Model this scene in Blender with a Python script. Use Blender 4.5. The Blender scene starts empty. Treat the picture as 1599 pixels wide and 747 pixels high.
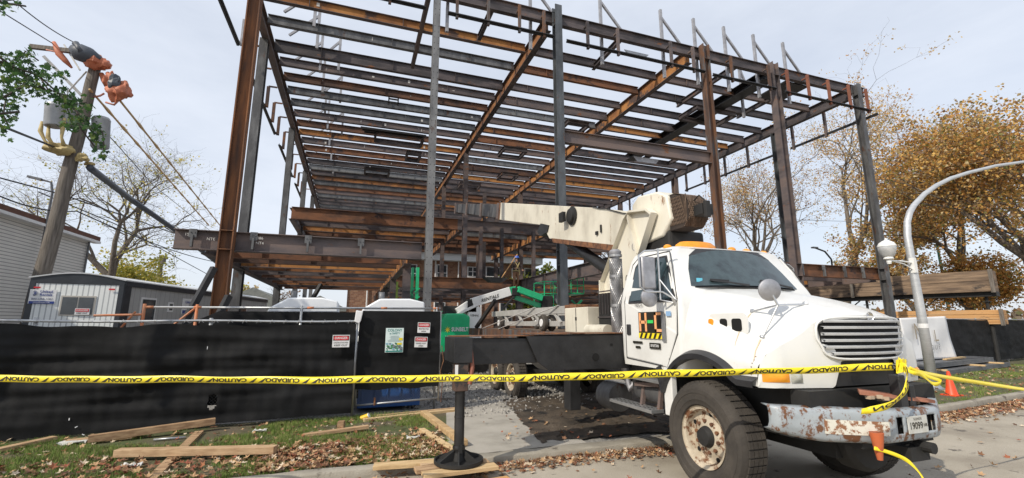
import bpy, bmesh, math, random
from mathutils import Vector, Matrix, Euler
R = math.radians
S = bpy.context.scene
# ------------------------------------------------------------------ camera, light, exposure
EYE = 1.75; FPX = 705.0; PITCH = math.atan(131.5/705); YAW = R(19.2)
cam = bpy.data.cameras.new('camera'); camo = bpy.data.objects.new('camera', cam); S.collection.objects.link(camo)
camo.location = (0, 0, EYE); camo.rotation_euler = (R(90)+PITCH, 0, -YAW)
cam.sensor_width = 36; cam.lens = 36*FPX/1599; cam.clip_start = .05; cam.clip_end = 3000
S.camera = camo
SUN_EL = R(40); LX, LY = .90, .44                     # light travels towards +X +Y
W = bpy.data.worlds.new('World'); S.world = W; W.use_nodes = True
nt = W.node_tree; nt.nodes.clear()
out = nt.nodes.new('ShaderNodeOutputWorld'); bg = nt.nodes.new('ShaderNodeBackground')
sky = nt.nodes.new('ShaderNodeTexSky'); sky.sky_type = 'NISHITA'; sky.sun_disc = False
sky.sun_elevation = SUN_EL; sky.sun_rotation = math.atan2(-LX, -LY)
sky.air_density = 1.1; sky.dust_density = 1.6; sky.ozone_density = 1.6
tc = nt.nodes.new('ShaderNodeTexCoord'); mp = nt.nodes.new('ShaderNodeMapping'); mp.inputs['Scale'].default_value = (1.2, 1.0, 3.2)
nz = nt.nodes.new('ShaderNodeTexNoise'); nz.inputs['Scale'].default_value = 1.6; nz.inputs['Detail'].default_value = 6; nz.inputs['Roughness'].default_value = .6
rp = nt.nodes.new('ShaderNodeMapRange'); rp.inputs[1].default_value = .3; rp.inputs[2].default_value = .75; rp.inputs[3].default_value = .62; rp.inputs[4].default_value = .90
mx = nt.nodes.new('ShaderNodeMix'); mx.data_type = 'RGBA'
mx.inputs['B'].default_value = (7.3, 7.75, 8.6, 1)    # thin high cloud veil
nt.links.new(tc.outputs['Generated'], mp.inputs[0]); nt.links.new(mp.outputs[0], nz.inputs['Vector'])
nt.links.new(nz.outputs['Fac'], rp.inputs[0]); nt.links.new(rp.outputs[0], mx.inputs['Factor'])
nt.links.new(sky.outputs[0], mx.inputs['A']); nt.links.new(mx.outputs['Result'], bg.inputs[0])
bg.inputs[1].default_value = .125; nt.links.new(bg.outputs[0], out.inputs[0])
sl = bpy.data.lights.new('sun', 'SUN'); sl.energy = 3.7; sl.angle = R(.6); sl.color = (1, .92, .79)
slo = bpy.data.objects.new('sun', sl); S.collection.objects.link(slo)
hl = math.hypot(LX, LY); ldir = Vector((LX/hl*math.cos(SUN_EL), LY/hl*math.cos(SUN_EL), -math.sin(SUN_EL)))
slo.rotation_euler = ldir.to_track_quat('-Z', 'Y').to_euler(); slo.location = (-20, -10, 30)
S.view_settings.view_transform = 'Standard'; S.view_settings.look = 'None'
S.view_settings.exposure = 0.0; S.view_settings.gamma = 1.0; S.view_settings.use_curve_mapping = False
rnd = random.Random(7)

# ------------------------------------------------------------------ helpers
def ray(px, py):
    x = px-799.5; u = 373.5-py
    f = FPX*math.cos(PITCH)-u*math.sin(PITCH); z = FPX*math.sin(PITCH)+u*math.cos(PITCH)
    return Vector((f*math.sin(YAW)+x*math.cos(YAW), f*math.cos(YAW)-x*math.sin(YAW), z))
def at(px, py, x=None, y=None, z=None):               # the surveyed place of a point seen in the photograph
    r = ray(px, py)
    t = x/r.x if x is not None else (y/r.y if y is not None else (z-EYE)/r.z)
    return Vector((r.x*t, r.y*t, r.z*t+EYE))

class MB:
    def __init__(s): s.v = []; s.f = []; s.m = []; s.cur = 0
    def add(s, vs, fs):
        b = len(s.v); s.v += [tuple(v) for v in vs]
        for f in fs: s.f.append(tuple(b+i for i in f)); s.m.append(s.cur)
        return s
    def box(s, c, d, rz=0, rot=None):
        h = Vector(d)/2; M = rot if rot is not None else Matrix.Rotation(rz, 3, 'Z'); c = Vector(c)
        vs = [c+M@Vector((a*h.x, b*h.y, e*h.z)) for a in (-1, 1) for b in (-1, 1) for e in (-1, 1)]
        return s.add(vs, [(0, 1, 3, 2), (4, 6, 7, 5), (0, 4, 5, 1), (2, 3, 7, 6), (0, 2, 6, 4), (1, 5, 7, 3)])
    def b2(s, x0, x1, y0, y1, z0, z1):
        return s.box(((x0+x1)/2, (y0+y1)/2, (z0+z1)/2), (abs(x1-x0), abs(y1-y0), abs(z1-z0)))
    def prism(s, pts, vec):                            # planar polygon extruded by vec
        n = len(pts); vec = Vector(vec); p = [Vector(q) for q in pts]
        return s.add(p+[q+vec for q in p], [tuple(range(n))[::-1], tuple(range(n, 2*n))]+[(i, (i+1) % n, n+(i+1) % n, n+i) for i in range(n)])
    def sec(s, prof, p0, p1, up=(0, 0, 1)):            # profile (u across, v up) swept p0->p1
        p0 = Vector(p0); p1 = Vector(p1); d = (p1-p0).normalized(); up = Vector(up)
        if abs(d.dot(up)) > .99: up = Vector((0, 1, 0))
        r = d.cross(up).normalized(); u = r.cross(d).normalized()
        return s.prism([p0+r*a+u*b for a, b in prof], p1-p0)
    def ibeam(s, p0, p1, d=.5, w=.2, tf=.022, tw=.014, up=(0, 0, 1), web=0):
        f0 = len(s.f)
        h = d/2; a = w/2; t = tw/2
        pr = [(-a, -h), (a, -h), (a, -h+tf), (t, -h+tf), (t, h-tf), (a, h-tf), (a, h), (-a, h), (-a, h-tf), (-t, h-tf), (-t, -h+tf), (-a, -h+tf)]
        p0 = Vector(p0); p1 = Vector(p1); dd = (p1-p0).normalized(); upv = Vector(up)
        r = dd.cross(upv).normalized(); u = r.cross(dd).normalized()
        vs = [p+r*x+u*y for p in (p0, p1) for x, y in pr]; n = 12
        caps = []
        for o, fl in ((0, 1), (n, 0)):
            for q in ((0, 1, 2, 3, 10, 11), (10, 3, 4, 9), (9, 4, 5, 6, 7, 8)):
                q = tuple(o+i for i in q); caps.append(q[::-1] if fl else q)
        s.add(vs, caps+[(i, (i+1) % n, n+(i+1) % n, n+i) for i in range(n)])
        if web: s.m[f0+6+3] = s.m[f0+6+9] = web
        return s
    def bar(s, p0, p1, w=.05, h=None, up=(0, 0, 1)):
        h = h or w
        return s.sec([(-w/2, -h/2), (w/2, -h/2), (w/2, h/2), (-w/2, h/2)], p0, p1, up)
    def angle(s, p0, p1, w=.09, t=.012, up=(0, 0, 1)):
        return s.sec([(0, 0), (w, 0), (w, t), (t, t), (t, w), (0, w)], p0, p1, up)
    def cyl(s, p0, p1, r0, r1=None, n=14, caps=True):
        return s.tube([p0, p1], [r0, r0 if r1 is None else r1], n, caps)
    def tube(s, path, r, n=8, caps=True):
        P = [Vector(p) for p in path]
        if not isinstance(r, (list, tuple)): r = [r]*len(P)
        d0 = (P[1]-P[0]).normalized(); a = Vector((0, 0, 1)) if abs(d0.z) < .9 else Vector((1, 0, 0))
        u = d0.cross(a).normalized(); vs = []; fs = []
        for i, p in enumerate(P):
            d = (P[min(i+1, len(P)-1)]-P[max(i-1, 0)]).normalized()
            u = (u-d*u.dot(d)).normalized(); w = d.cross(u)
            for k in range(n):
                t = 2*math.pi*k/n; vs.append(p+(u*math.cos(t)+w*math.sin(t))*r[i])
        for i in range(len(P)-1):
            for k in range(n): fs.append((i*n+k, i*n+(k+1) % n, (i+1)*n+(k+1) % n, (i+1)*n+k))
        if caps: fs.append(tuple(range(n))[::-1]); fs.append(tuple(range((len(P)-1)*n, len(P)*n)))
        return s.add(vs, fs)
    def lathe(s, c, prof, axis=(0, 0, 1), n=24):       # prof: (radius, along axis)
        c = Vector(c); ax = Vector(axis).normalized(); a = Vector((0, 0, 1)) if abs(ax.z) < .9 else Vector((1, 0, 0))
        u = ax.cross(a).normalized(); w = ax.cross(u); vs = []; fs = []
        for r, h in prof:
            for k in range(n):
                t = 2*math.pi*k/n; vs.append(c+ax*h+(u*math.cos(t)+w*math.sin(t))*max(r, 1e-4))
        for i in range(len(prof)-1):
            for k in range(n): fs.append((i*n+k, i*n+(k+1) % n, (i+1)*n+(k+1) % n, (i+1)*n+k))
        return s.add(vs, fs)
    def grid(s, fn, nu, nv, skip=None):
        vs = [fn(i/nu, j/nv) for j in range(nv+1) for i in range(nu+1)]
        fs = [(j*(nu+1)+i, j*(nu+1)+i+1, (j+1)*(nu+1)+i+1, (j+1)*(nu+1)+i) for j in range(nv) for i in range(nu) if not (skip and skip((i+.5)/nu, (j+.5)/nv))]
        return s.add(vs, fs)
    def build(s, name, mats, parent=None, smooth=False, fix=True, bevel=0, solid=0, sub=0):
        me = bpy.data.meshes.new(name); me.from_pydata(s.v, [], s.f)
        for m in (mats if isinstance(mats, (list, tuple)) else [mats]): me.materials.append(m)
        if any(s.m): me.polygons.foreach_set('material_index', s.m)
        if fix and len(s.f) < 60000:
            bm = bmesh.new(); bm.from_mesh(me); bmesh.ops.recalc_face_normals(bm, faces=bm.faces); bm.to_mesh(me); bm.free()
        if smooth:
            me.polygons.foreach_set('use_smooth', [True]*len(me.polygons))
            if smooth != 'full': me.set_sharp_from_angle(angle=R(38))
        o = bpy.data.objects.new(name, me); S.collection.objects.link(o)
        if parent: put(o, parent)
        if solid:
            md = o.modifiers.new('thick', 'SOLIDIFY'); md.thickness = solid; md.offset = 0
        if bevel:
            md = o.modifiers.new('bevel', 'BEVEL'); md.width = bevel; md.segments = 2; md.limit_method = 'ANGLE'
        if sub:
            md = o.modifiers.new('sub', 'SUBSURF'); md.levels = sub; md.render_levels = sub
        me.update(); return o
def world_inv(p):
    M = Matrix.Translation(p.location) @ p.rotation_euler.to_matrix().to_4x4()
    if p.parent: M = p.parent.matrix_local_world @ M if hasattr(p.parent, 'matrix_local_world') else M
    return M.inverted()
def put(o, p):
    o.parent = p
    if p.type == 'EMPTY': o.matrix_parent_inverse = world_inv(p)
def empty(name, loc=(0, 0, 0)):
    o = bpy.data.objects.new(name, None); S.collection.objects.link(o); o.location = loc; o.empty_display_size = .2; return o
def tag(o, label=None, cat=None, group=None, kind=None):
    if label: o['label'] = label
    if cat: o['category'] = cat
    if group: o['group'] = group
    if kind: o['kind'] = kind
    return o
def thing(name, label, cat, loc, group=None): return tag(empty(name, loc), label, cat, group)
def copy_tree(o, parent=None):
    c = o.copy(); S.collection.objects.link(c)
    if parent: c.parent = parent
    for ch in list(o.children): copy_tree(ch, c)
    return c
_tc = {}
def glyphs(txt, size=1.0, bold=0.0, align='CENTER'):
    k = (txt, bold, align)
    if k not in _tc:
        cu = bpy.data.curves.new('lettering', 'FONT'); cu.body = txt; cu.align_x = align; cu.align_y = 'CENTER'; cu.size = 1; cu.offset = bold; cu.resolution_u = 3
        o = bpy.data.objects.new('lettering', cu); S.collection.objects.link(o)
        dg = bpy.context.evaluated_depsgraph_get(); me = bpy.data.meshes.new_from_object(o.evaluated_get(dg))
        _tc[k] = ([v.co.copy() for v in me.vertices], [tuple(p.vertices) for p in me.polygons])
        bpy.data.objects.remove(o); bpy.data.meshes.remove(me); bpy.data.curves.remove(cu)
    return _tc[k]
def text(mb, txt, o, right, up, size, width=None, bold=.01, align='CENTER'):
    vs, fs = glyphs(txt, 1, bold, align); right = Vector(right).normalized(); up = Vector(up).normalized(); o = Vector(o)
    xs = [v.x for v in vs]; w = max(xs)-min(xs); sx = size if width is None else width/w
    return mb.add([o+right*(v.x*sx)+up*(v.y*size) for v in vs], fs)

# ------------------------------------------------------------------ materials
def mat(name, cols, scale=3, rough=.7, metal=0, bump=0, bscale=None, vary=0, stretch=(1, 1, 1), detail=6, spec=None, pos=None, roughv=0, blotch=None, coat=0):
    m = bpy.data.materials.new(name); m.use_nodes = True; n = m.node_tree; b = n.nodes['Principled BSDF']
    b.inputs['Metallic'].default_value = metal; b.inputs['Roughness'].default_value = rough
    if spec is not None: b.inputs['Specular IOR Level'].default_value = spec
    if coat: b.inputs['Coat Weight'].default_value = coat; b.inputs['Coat Roughness'].default_value = .12
    cols = [tuple(c)+(1,) for c in cols]
    if len(cols) == 1 and not vary and not bump and not blotch:
        b.inputs['Base Color'].default_value = cols[0]; return m
    t = n.nodes.new('ShaderNodeTexCoord'); mp = n.nodes.new('ShaderNodeMapping'); mp.inputs['Scale'].default_value = stretch
    n.links.new(t.outputs['Object'], mp.inputs[0])
    no = n.nodes.new('ShaderNodeTexNoise'); no.inputs['Scale'].default_value = scale; no.inputs['Detail'].default_value = detail; no.inputs['Roughness'].default_value = .62
    n.links.new(mp.outputs[0], no.inputs['Vector'])
    r = n.nodes.new('ShaderNodeValToRGB'); e = r.color_ramp.elements
    ps = pos or [.32+.36*i/max(1, len(cols)-1) for i in range(len(cols))]
    e[0].position = ps[0]; e[0].color = cols[0]
    if len(cols) > 1: e[1].position = ps[-1]; e[1].color = cols[-1]
    for i in range(1, len(cols)-1): q = e.new(ps[i]); q.color = cols[i]
    fac = no.outputs['Fac']
    if vary:
        oi = n.nodes.new('ShaderNodeObjectInfo'); ma = n.nodes.new('ShaderNodeMath'); ma.operation = 'MULTIPLY_ADD'; ma.inputs[1].default_value = vary; 
        n.links.new(oi.outputs['Random'], ma.inputs[0]); sb = n.nodes.new('ShaderNodeMath'); sb.operation = 'SUBTRACT'; sb.inputs[1].default_value = vary/2
        n.links.new(fac, sb.inputs[0]); n.links.new(sb.outputs[0], ma.inputs[2]); fac = ma.outputs[0]
    n.links.new(fac, r.inputs[0]); col = r.outputs[0]
    if blotch:                                         # (colour, scale, threshold, stretch)
        bc, bs, bt, bst = blotch
        m2 = n.nodes.new('ShaderNodeMapping'); m2.inputs['Scale'].default_value = bst; n.links.new(t.outputs['Object'], m2.inputs[0])
        n2 = n.nodes.new('ShaderNodeTexNoise'); n2.inputs['Scale'].default_value = bs; n2.inputs['Detail'].default_value = 8; n2.inputs['Roughness'].default_value = .7
        n.links.new(m2.outputs[0], n2.inputs['Vector'])
        mr = n.nodes.new('ShaderNodeMapRange'); mr.inputs[1].default_value = bt; mr.inputs[2].default_value = bt+.06; n.links.new(n2.outputs['Fac'], mr.inputs[0])
        x = n.nodes.new('ShaderNodeMix'); x.data_type = 'RGBA'; x.inputs['B'].default_value = tuple(bc)+(1,)
        n.links.new(mr.outputs[0], x.inputs['Factor']); n.links.new(col, x.inputs['A']); col = x.outputs['Result']
    n.links.new(col, b.inputs['Base Color'])
    if roughv:
        rr = n.nodes.new('ShaderNodeMapRange'); rr.inputs[3].default_value = rough-roughv; rr.inputs[4].default_value = rough+roughv
        n.links.new(no.outputs['Fac'], rr.inputs[0]); n.links.new(rr.outputs[0], b.inputs['Roughness'])
    if bump:
        nb = n.nodes.new('ShaderNodeTexNoise'); nb.inputs['Scale'].default_value = bscale or scale*6; nb.inputs['Detail'].default_value = 5
        n.links.new(mp.outputs[0], nb.inputs['Vector']); bu = n.nodes.new('ShaderNodeBump'); bu.inputs['Strength'].default_value = bump; bu.inputs['Distance'].default_value = .02
        n.links.new(nb.outputs['Fac'], bu.inputs['Height']); n.links.new(bu.outputs[0], b.inputs['Normal'])
    return m
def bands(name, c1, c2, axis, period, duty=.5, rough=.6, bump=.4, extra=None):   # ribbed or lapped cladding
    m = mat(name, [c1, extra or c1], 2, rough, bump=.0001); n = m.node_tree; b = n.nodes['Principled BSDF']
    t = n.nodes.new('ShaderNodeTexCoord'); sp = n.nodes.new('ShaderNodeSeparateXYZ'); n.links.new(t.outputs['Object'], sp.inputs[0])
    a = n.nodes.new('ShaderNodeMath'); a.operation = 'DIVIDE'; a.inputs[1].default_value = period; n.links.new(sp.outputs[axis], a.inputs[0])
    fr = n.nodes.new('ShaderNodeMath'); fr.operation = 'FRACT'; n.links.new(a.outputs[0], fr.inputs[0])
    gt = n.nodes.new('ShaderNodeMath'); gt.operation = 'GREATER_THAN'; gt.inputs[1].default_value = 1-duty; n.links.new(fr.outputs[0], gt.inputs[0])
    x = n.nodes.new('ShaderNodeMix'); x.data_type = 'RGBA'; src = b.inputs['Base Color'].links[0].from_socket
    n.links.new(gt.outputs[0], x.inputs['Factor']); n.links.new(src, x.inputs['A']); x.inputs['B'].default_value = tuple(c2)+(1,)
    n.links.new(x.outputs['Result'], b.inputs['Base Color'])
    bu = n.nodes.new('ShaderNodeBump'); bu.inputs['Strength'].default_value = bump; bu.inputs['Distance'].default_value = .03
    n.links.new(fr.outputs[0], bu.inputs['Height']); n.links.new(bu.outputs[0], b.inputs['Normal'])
    return m
steel_dark = mat('mill_scale_steel', [(.05, .043, .045), (.115, .094, .094), (.17, .125, .11)], .9, .62, .2, .15, 20, vary=.35, stretch=(1, 1, 3), blotch=((.20, .08, .03), 1.3, .60, (1, 1, 2)))
steel_rust = mat('rusted_steel', [(.05, .030, .024), (.115, .055, .032), (.20, .085, .04)], 1.2, .8, .05, .2, 25, vary=.3, stretch=(1, 1, 2), blotch=((.05, .03, .028), 1.1, .56, (1, 1, 1.6)))
steel_orange = mat('orange_rusted_steel', [(.13, .055, .025), (.28, .115, .035), (.42, .19, .055)], 1.1, .85, 0, .2, 25, vary=.3, blotch=((.075, .045, .035), .8, .54, (1, 1, 1)))
steel_grey = mat('grey_mill_steel', [(.075, .074, .076), (.13, .13, .132), (.20, .20, .20)], 3.5, .5, .3, .2, 30, vary=.3, stretch=(1, 1, .35), blotch=((.09, .05, .035), 2.3, .60, (1, 1, .5)))
steel_black = mat('black_painted_steel', [(.012, .012, .013), (.03, .03, .032)], 4, .45, .1, .15, 30, blotch=((.10, .05, .03), 5, .66, (1, 1, 1)))
galv = mat('galvanised_tube', [(.34, .35, .36), (.5, .51, .52)], 6, .42, .7, .05, 40)
pipe_grey = mat('weathered_pipe', [(.25, .25, .27), (.42, .42, .44)], 5, .55, .4)
alu = mat('brushed_aluminium', [(.5, .51, .52), (.66, .67, .68)], 4, .36, .8, .05, 60, stretch=(1, 1, .2))
chrome = mat('worn_chrome', [(.55, .55, .56), (.72, .72, .73)], 9, .18, 1.0, .04, 60, blotch=((.25, .14, .07), 9, .70, (1, 1, 1)))
mirror_back = mat('mirror_steel', [(.30, .30, .32), (.45, .45, .47)], 9, .4, .6, .05, 60)
white_paint = mat('white_truck_paint', [(.64, .635, .61), (.72, .72, .70), (.75, .745, .72)], 1.6, .36, 0, .02, 8, coat=.2, blotch=((.50, .42, .32), 3.6, .665, (1, 1, .5)))
cream = mat('cream_crane_paint', [(.50, .46, .38), (.66, .62, .52), (.72, .68, .58)], 1.6, .5, 0, .05, 20, stretch=(1, 1, .5), blotch=((.26, .14, .07), 4.2, .625, (1, 1, .35)))
rubber = mat('tyre_rubber', [(.03, .026, .023), (.07, .06, .05)], 3, .85, 0, .2, 40)
black = mat('matt_black', [(.012, .012, .012), (.022, .021, .02)], 6, .7)
plastic_black = mat('black_plastic', [(.02, .02, .022), (.035, .035, .038)], 6, .45)
rim_mat = mat('rusty_cream_rim', [(.36, .30, .22), (.58, .51, .40)], 6, .65, 0, .1, 40, blotch=((.17, .075, .035), 8, .52, (1, 1, 1)))
bumper_mat = mat('chipped_blue_grey_bumper', [(.30, .335, .36), (.42, .455, .48)], 3, .5, .2, .1, 30, blotch=((.17, .075, .035), 9.5, .51, (1, 1, .75)))
rust_brown = mat('flaking_rust', [(.06, .03, .02), (.18, .08, .04), (.30, .14, .06)], 7, .85, 0, .3, 40)
glass = mat('dark_glass', [(.018, .035, .042), (.03, .055, .062)], 1.4, .05, 0, spec=.9)
glass_h = mat('window_glass', [(.03, .035, .04), (.06, .07, .08)], 2, .08, 0, spec=.8)
amber = mat('amber_lens', [(.75, .26, .02), (.85, .36, .03)], 8, .25, 0, .05, 60)
lens = mat('clear_lens', [(.42, .43, .38), (.6, .6, .55)], 12, .15, .3, .1, 60)
orange = mat('orange_paint', [(.50, .14, .04), (.42, .20, .11)], 7, .55)
cone_m = mat('cone_plastic', [(.88, .09, .02), (.75, .07, .02)], 7, .45)
yellow = mat('yellow_tape', [(.84, .66, .02), (.90, .73, .04)], 3, .38)
ink = mat('black_ink', [(.02, .018, .012)], rough=.5)
streaked = mat('orange_streaked_steel', [(.07, .036, .024), (.16, .068, .03), (.27, .11, .04)], 2.2, .8, .05, .2, 25, stretch=(3, 3, .35), blotch=((.05, .035, .03), 1.4, .60, (2, 2, .4)))
red = mat('sign_red', [(.62, .02, .03)], rough=.45)
signw = mat('sign_white', [(.78, .78, .78), (.7, .7, .7)], 8, .45)
navy = mat('sign_navy', [(.02, .05, .25)], rough=.45)
teal = mat('poster_teal', [(.03, .22, .20)], rough=.5)
green = mat('green_machine_paint', [(.0, .36, .14), (.01, .46, .19)], 4, .38, 0, coat=.2)
dgreen = mat('dark_green_paint', [(.0, .13, .06), (.01, .2, .09)], 4, .5)
white_m = mat('white_machine_paint', [(.72, .72, .70), (.8, .8, .78)], 3, .4, blotch=((.35, .3, .24), 6, .68, (1, 1, 1)))
lime = mat('sign_green', [(.05, .6, .12)], rough=.5)
peach = mat('sign_orange', [(.85, .40, .18)], rough=.5)
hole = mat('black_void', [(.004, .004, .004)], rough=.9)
wood = mat('weathered_lumber', [(.27, .16, .085), (.42, .27, .15), (.52, .36, .21)], 3.2, .8, 0, .3, 40, vary=.25, stretch=(1, 5, 8))
wood2 = mat('pale_lumber', [(.40, .26, .13), (.56, .39, .20), (.64, .47, .27)], 3, .8, 0, .25, 40, vary=.2, stretch=(1, 5, 8))
mat_timber = mat('old_timber_mats', [(.07, .05, .04), (.19, .13, .085), (.31, .215, .14)], 2.4, .85, 0, .4, 30, stretch=(.6, .25, 3.5), blotch=((.05, .04, .035), 1.1, .58, (1, .5, 1)))
timber_new = mat('orange_timber', [(.38, .19, .07), (.55, .30, .12), (.5, .32, .17)], 2, .85, 0, .3, 30, stretch=(.5, .2, 4), blotch=((.16, .11, .07), 1.4, .56, (1, .4, 1)))
pole_wood = mat('utility_pole_wood', [(.075, .065, .055), (.15, .13, .11), (.21, .185, .16)], 5, .9, 0, .5, 30, stretch=(4, 4, .3))
pvc = mat('grey_metal_deck', [(.10, .105, .115), (.17, .175, .185)], 3, .5, .2)
toilet_roof = mat('white_translucent_plastic', [(.72, .74, .77), (.8, .82, .84)], 3, .5)
blue_p = mat('blue_plastic', [(.01, .07, .26), (.02, .10, .33)], 3, .5)
screen = mat('black_screen_fabric', [(.006, .0062, .0068), (.012, .0125, .0135)], 3, .75, 0, .3, 260, spec=.22)
cloth_w = mat('white_cloth', [(.70, .70, .71), (.78, .78, .78)], 3, .7, 0, .1, 20)
blanket = mat('orange_blanket', [(.38, .11, .055), (.54, .18, .09)], 5, .6, 0, .2, 20)
yblanket = mat('yellow_blanket', [(.36, .27, .11), (.52, .41, .19)], 5, .6, 0, .2, 20)
cover_tan = mat('tan_line_cover', [(.50, .33, .15), (.62, .42, .20)], 5, .6)
wire_m = mat('black_wire', [(.02, .02, .022)], rough=.6)
rubber_cover = mat('dark_line_cover', [(.045, .055, .07), (.07, .08, .1)], 3, .5)
# ------------------------------------------------------------------ ground, road, kerbs
asph = mat('worn_concrete_road', [(.25, .215, .17), (.37, .33, .265), (.43, .385, .315)], .55, .9, 0, .5, 60, detail=12, blotch=((.11, .095, .08), 1.7, .60, (1, 1.7, 1)))
gravel = mat('grey_gravel', [(.13, .12, .11), (.25, .24, .22), (.36, .34, .31)], 26, .95, 0, .9, 45, detail=10, blotch=((.12, .10, .08), .5, .56, (1, 1, 1)))
conc = mat('old_concrete', [(.27, .25, .215), (.37, .345, .30), (.43, .40, .355)], 1.2, .9, 0, .4, 70, detail=12, blotch=((.14, .12, .10), 2.2, .63, (1, 1, 1)))
kerbm = mat('kerb_concrete', [(.26, .23, .185), (.37, .34, .28)], 2.5, .9, 0, .5, 50, detail=10, blotch=((.12, .10, .08), 2.6, .58, (1, 1, 1)))
lawnm = mat('lawn_soil', [(.13, .10, .07), (.10, .09, .045), (.075, .095, .03)], 1.4, .95, 0, .8, 60, detail=10, pos=[.36, .46, .6], blotch=((.15, .12, .085), 1.1, .58, (1, 1.6, 1)))
oily = mat('oily_dirt', [(.028, .022, .016), (.07, .052, .036), (.115, .088, .062)], 2.2, .85, 0, .9, 30, detail=12, stretch=(1, 1, 1), blotch=((.012, .010, .008), 1.6, .56, (1, 1, 1)))
def sheet(name, pts, m, label=None):
    mb = MB(); mb.add([Vector(p) for p in pts], [tuple(range(len(pts)))])
    return tag(mb.build(name, m), kind='structure')
KL = [(-300, 6.30), (9, 6.30), (12.1, 6.52), (16.1, 7.02), (22, 8.0), (30, 9.5), (60, 16), (300, 70)]
sheet('ground', [(x, y+.055 if x > 5 else 6.33, -.020) for x, y in KL]+[(900, 900, -.02), (0, 1400, -.02), (-900, 900, -.02), (-900, 6.33, -.02)], gravel)
g = MB(); n = len(KL)
vs = [(x, y+.1, -.085) for x, y in KL]+[(x, -300, -.085) for x, y in KL]
g.add(vs, [(i, i+1, n+i+1, n+i) for i in range(n-1)]); tag(g.build('road', asph), kind='structure')
def kerb(pts, z1, name='kerb', w=.17, wob=.008):
    k = MB(); P = []
    for (a, b) in zip(pts[:-1], pts[1:]):
        L = math.hypot(b[0]-a[0], b[1]-a[1]); m = max(1, int(L/.25)) if L < 60 else 20
        P += [(a[0]+(b[0]-a[0])*i/m, a[1]+(b[1]-a[1])*i/m) for i in range(m)]
    P.append(pts[-1]); prof = [(0, -.12), (0, -.02), (.012, -.006), (.035, 0), (w-.02, 0), (w, -.02), (w, -.12)]
    rr = random.Random(3); off = [[(rr.uniform(-wob, wob), rr.uniform(-wob, wob)) for _ in prof] for _ in P]
    vs = [(x, y+dy+off[i][j][0]*.7, z1+dz+off[i][j][1]) for i, (x, y) in enumerate(P) for j, (dy, dz) in enumerate(prof)]
    q = len(prof); k.add(vs, [(i*q+j, i*q+j+1, (i+1)*q+j+1, (i+1)*q+j) for i in range(len(P)-1) for j in range(q-1)])
    return tag(k.build(name, kerbm, smooth='full'), kind='structure')
kerb([(-40, 6.12), (1.5, 6.12)], .03)
kerb([(1.5, 6.13), (7.2, 6.15)], .006, w=.26, wob=.012)
kerb([(7.2, 6.16)]+[(x, y-.1) for x, y in KL[1:7]], .05)
LAWN = [(-40, 6.26, .003), (1.36, 6.26, .003), (1.9, 9.35, .003), (1.9, 9.6, .003), (-40, 9.9, .003)]
sheet('lawn', LAWN, lawnm)
RL = [(x, y+.08, .003) for x, y in [(8.6, 6.3)]+KL[2:7]]+[(60, 24, .003), (31, 13.6, .003), (20.5, 11.6, .003), (8.6, 10.6, .003)]
sheet('lawn', RL, lawnm)
sheet('driveway', [(1.3, 6.36, .004), (3.4, 6.4, .004), (3.75, 10.6, .004), (2.7, 10.3, .004), (1.92, 9.6, .004)], conc)
from mathutils import noise
# the churned, oily ground under the truck, slightly uneven
mb = MB(); rr = random.Random(5)
C4 = [Vector((2.75, 6.62, .012)), Vector((8.3, 6.5, .012)), Vector((8.3, 11.2, .012)), Vector((3.42, 10.45, .012))]
def gfn(u, v):
    a = C4[0].lerp(C4[1], u).lerp(C4[3].lerp(C4[2], u), v); e = min(u, v, 1-v)*12
    if v < .08: a.y += .22*noise.noise(Vector((a.x*2.1, 0, 5)))+.1*noise.noise(Vector((a.x*7, 0, 1)))
    if u < .05: a.x += .06*noise.noise(Vector((a.y*3, 2, 5)))
    return a+Vector((rr.uniform(-.03, .03), rr.uniform(-.03, .03), min(1, e)*rr.uniform(0, .035)))
mb.grid(gfn, 70, 46); tag(mb.build('dirt', oily, smooth='full'), kind='structure')

# ------------------------------------------------------------------ grass, leaves, stones (uncountable cover)
def cover(name, label, cat, gen, n, mats):
    mb = MB()
    for i in range(n): gen(mb)
    o = mb.build(name, mats, fix=False); return tag(o, label, cat, kind='stuff')
gr = random.Random(11)
grass_g = mat('grass_blades', [(.07, .13, .015), (.15, .23, .035), (.24, .29, .07)], 5, .7, vary=0, detail=3)
grass_d = mat('dry_grass', [(.20, .16, .07), (.30, .25, .12)], 5, .8)
from mathutils import noise
def dens(x, y): return noise.noise(Vector((x*.75, y*1.1, 3.1)))+.45*noise.noise(Vector((x*2.3, y*2.3, 7)))
def blade_at(mb, x, y, hmax):
    h = hmax*gr.uniform(.45, 1.1); a = gr.uniform(0, 6.28); w = .0042; lx, ly = gr.uniform(-.5, .5)*h, gr.uniform(-.5, .5)*h
    dx, dy = math.cos(a)*w, math.sin(a)*w; mb.cur = 0 if gr.random() > .22 else 1
    mb.add([(x-dx, y-dy, 0), (x+dx, y+dy, 0), (x+lx, y+ly, h)], [(0, 1, 2)])
def lawn_cover(x0, x1, y0f, y1f, n, h):
    mb = MB(); k = 0
    while k < n:
        x = gr.uniform(x0, x1); y = gr.uniform(y0f(x), y1f(x)); d = dens(x, y)
        if d < .0+gr.uniform(-.12, .12): 
            k += .25; continue
        cx, cy = x, y
        for _ in range(5): blade_at(mb, cx+gr.gauss(0, .025), cy+gr.gauss(0, .025), h*(1+.6*d)); k += 1
    return mb
o = lawn_cover(-6.2, 1.5, lambda x: 6.32, lambda x: 9.5, 62000, .062).build('grass', [grass_g, grass_d], fix=False)
tag(o, 'short patchy green grass between the kerb and the black fence', 'grass', kind='stuff')
def ky(x):
    for (a, b), (c, d) in zip(KL[1:], KL[2:]):
        if a <= x <= c: return b+(d-b)*(x-a)/(c-a)
    return 6.3
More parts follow.
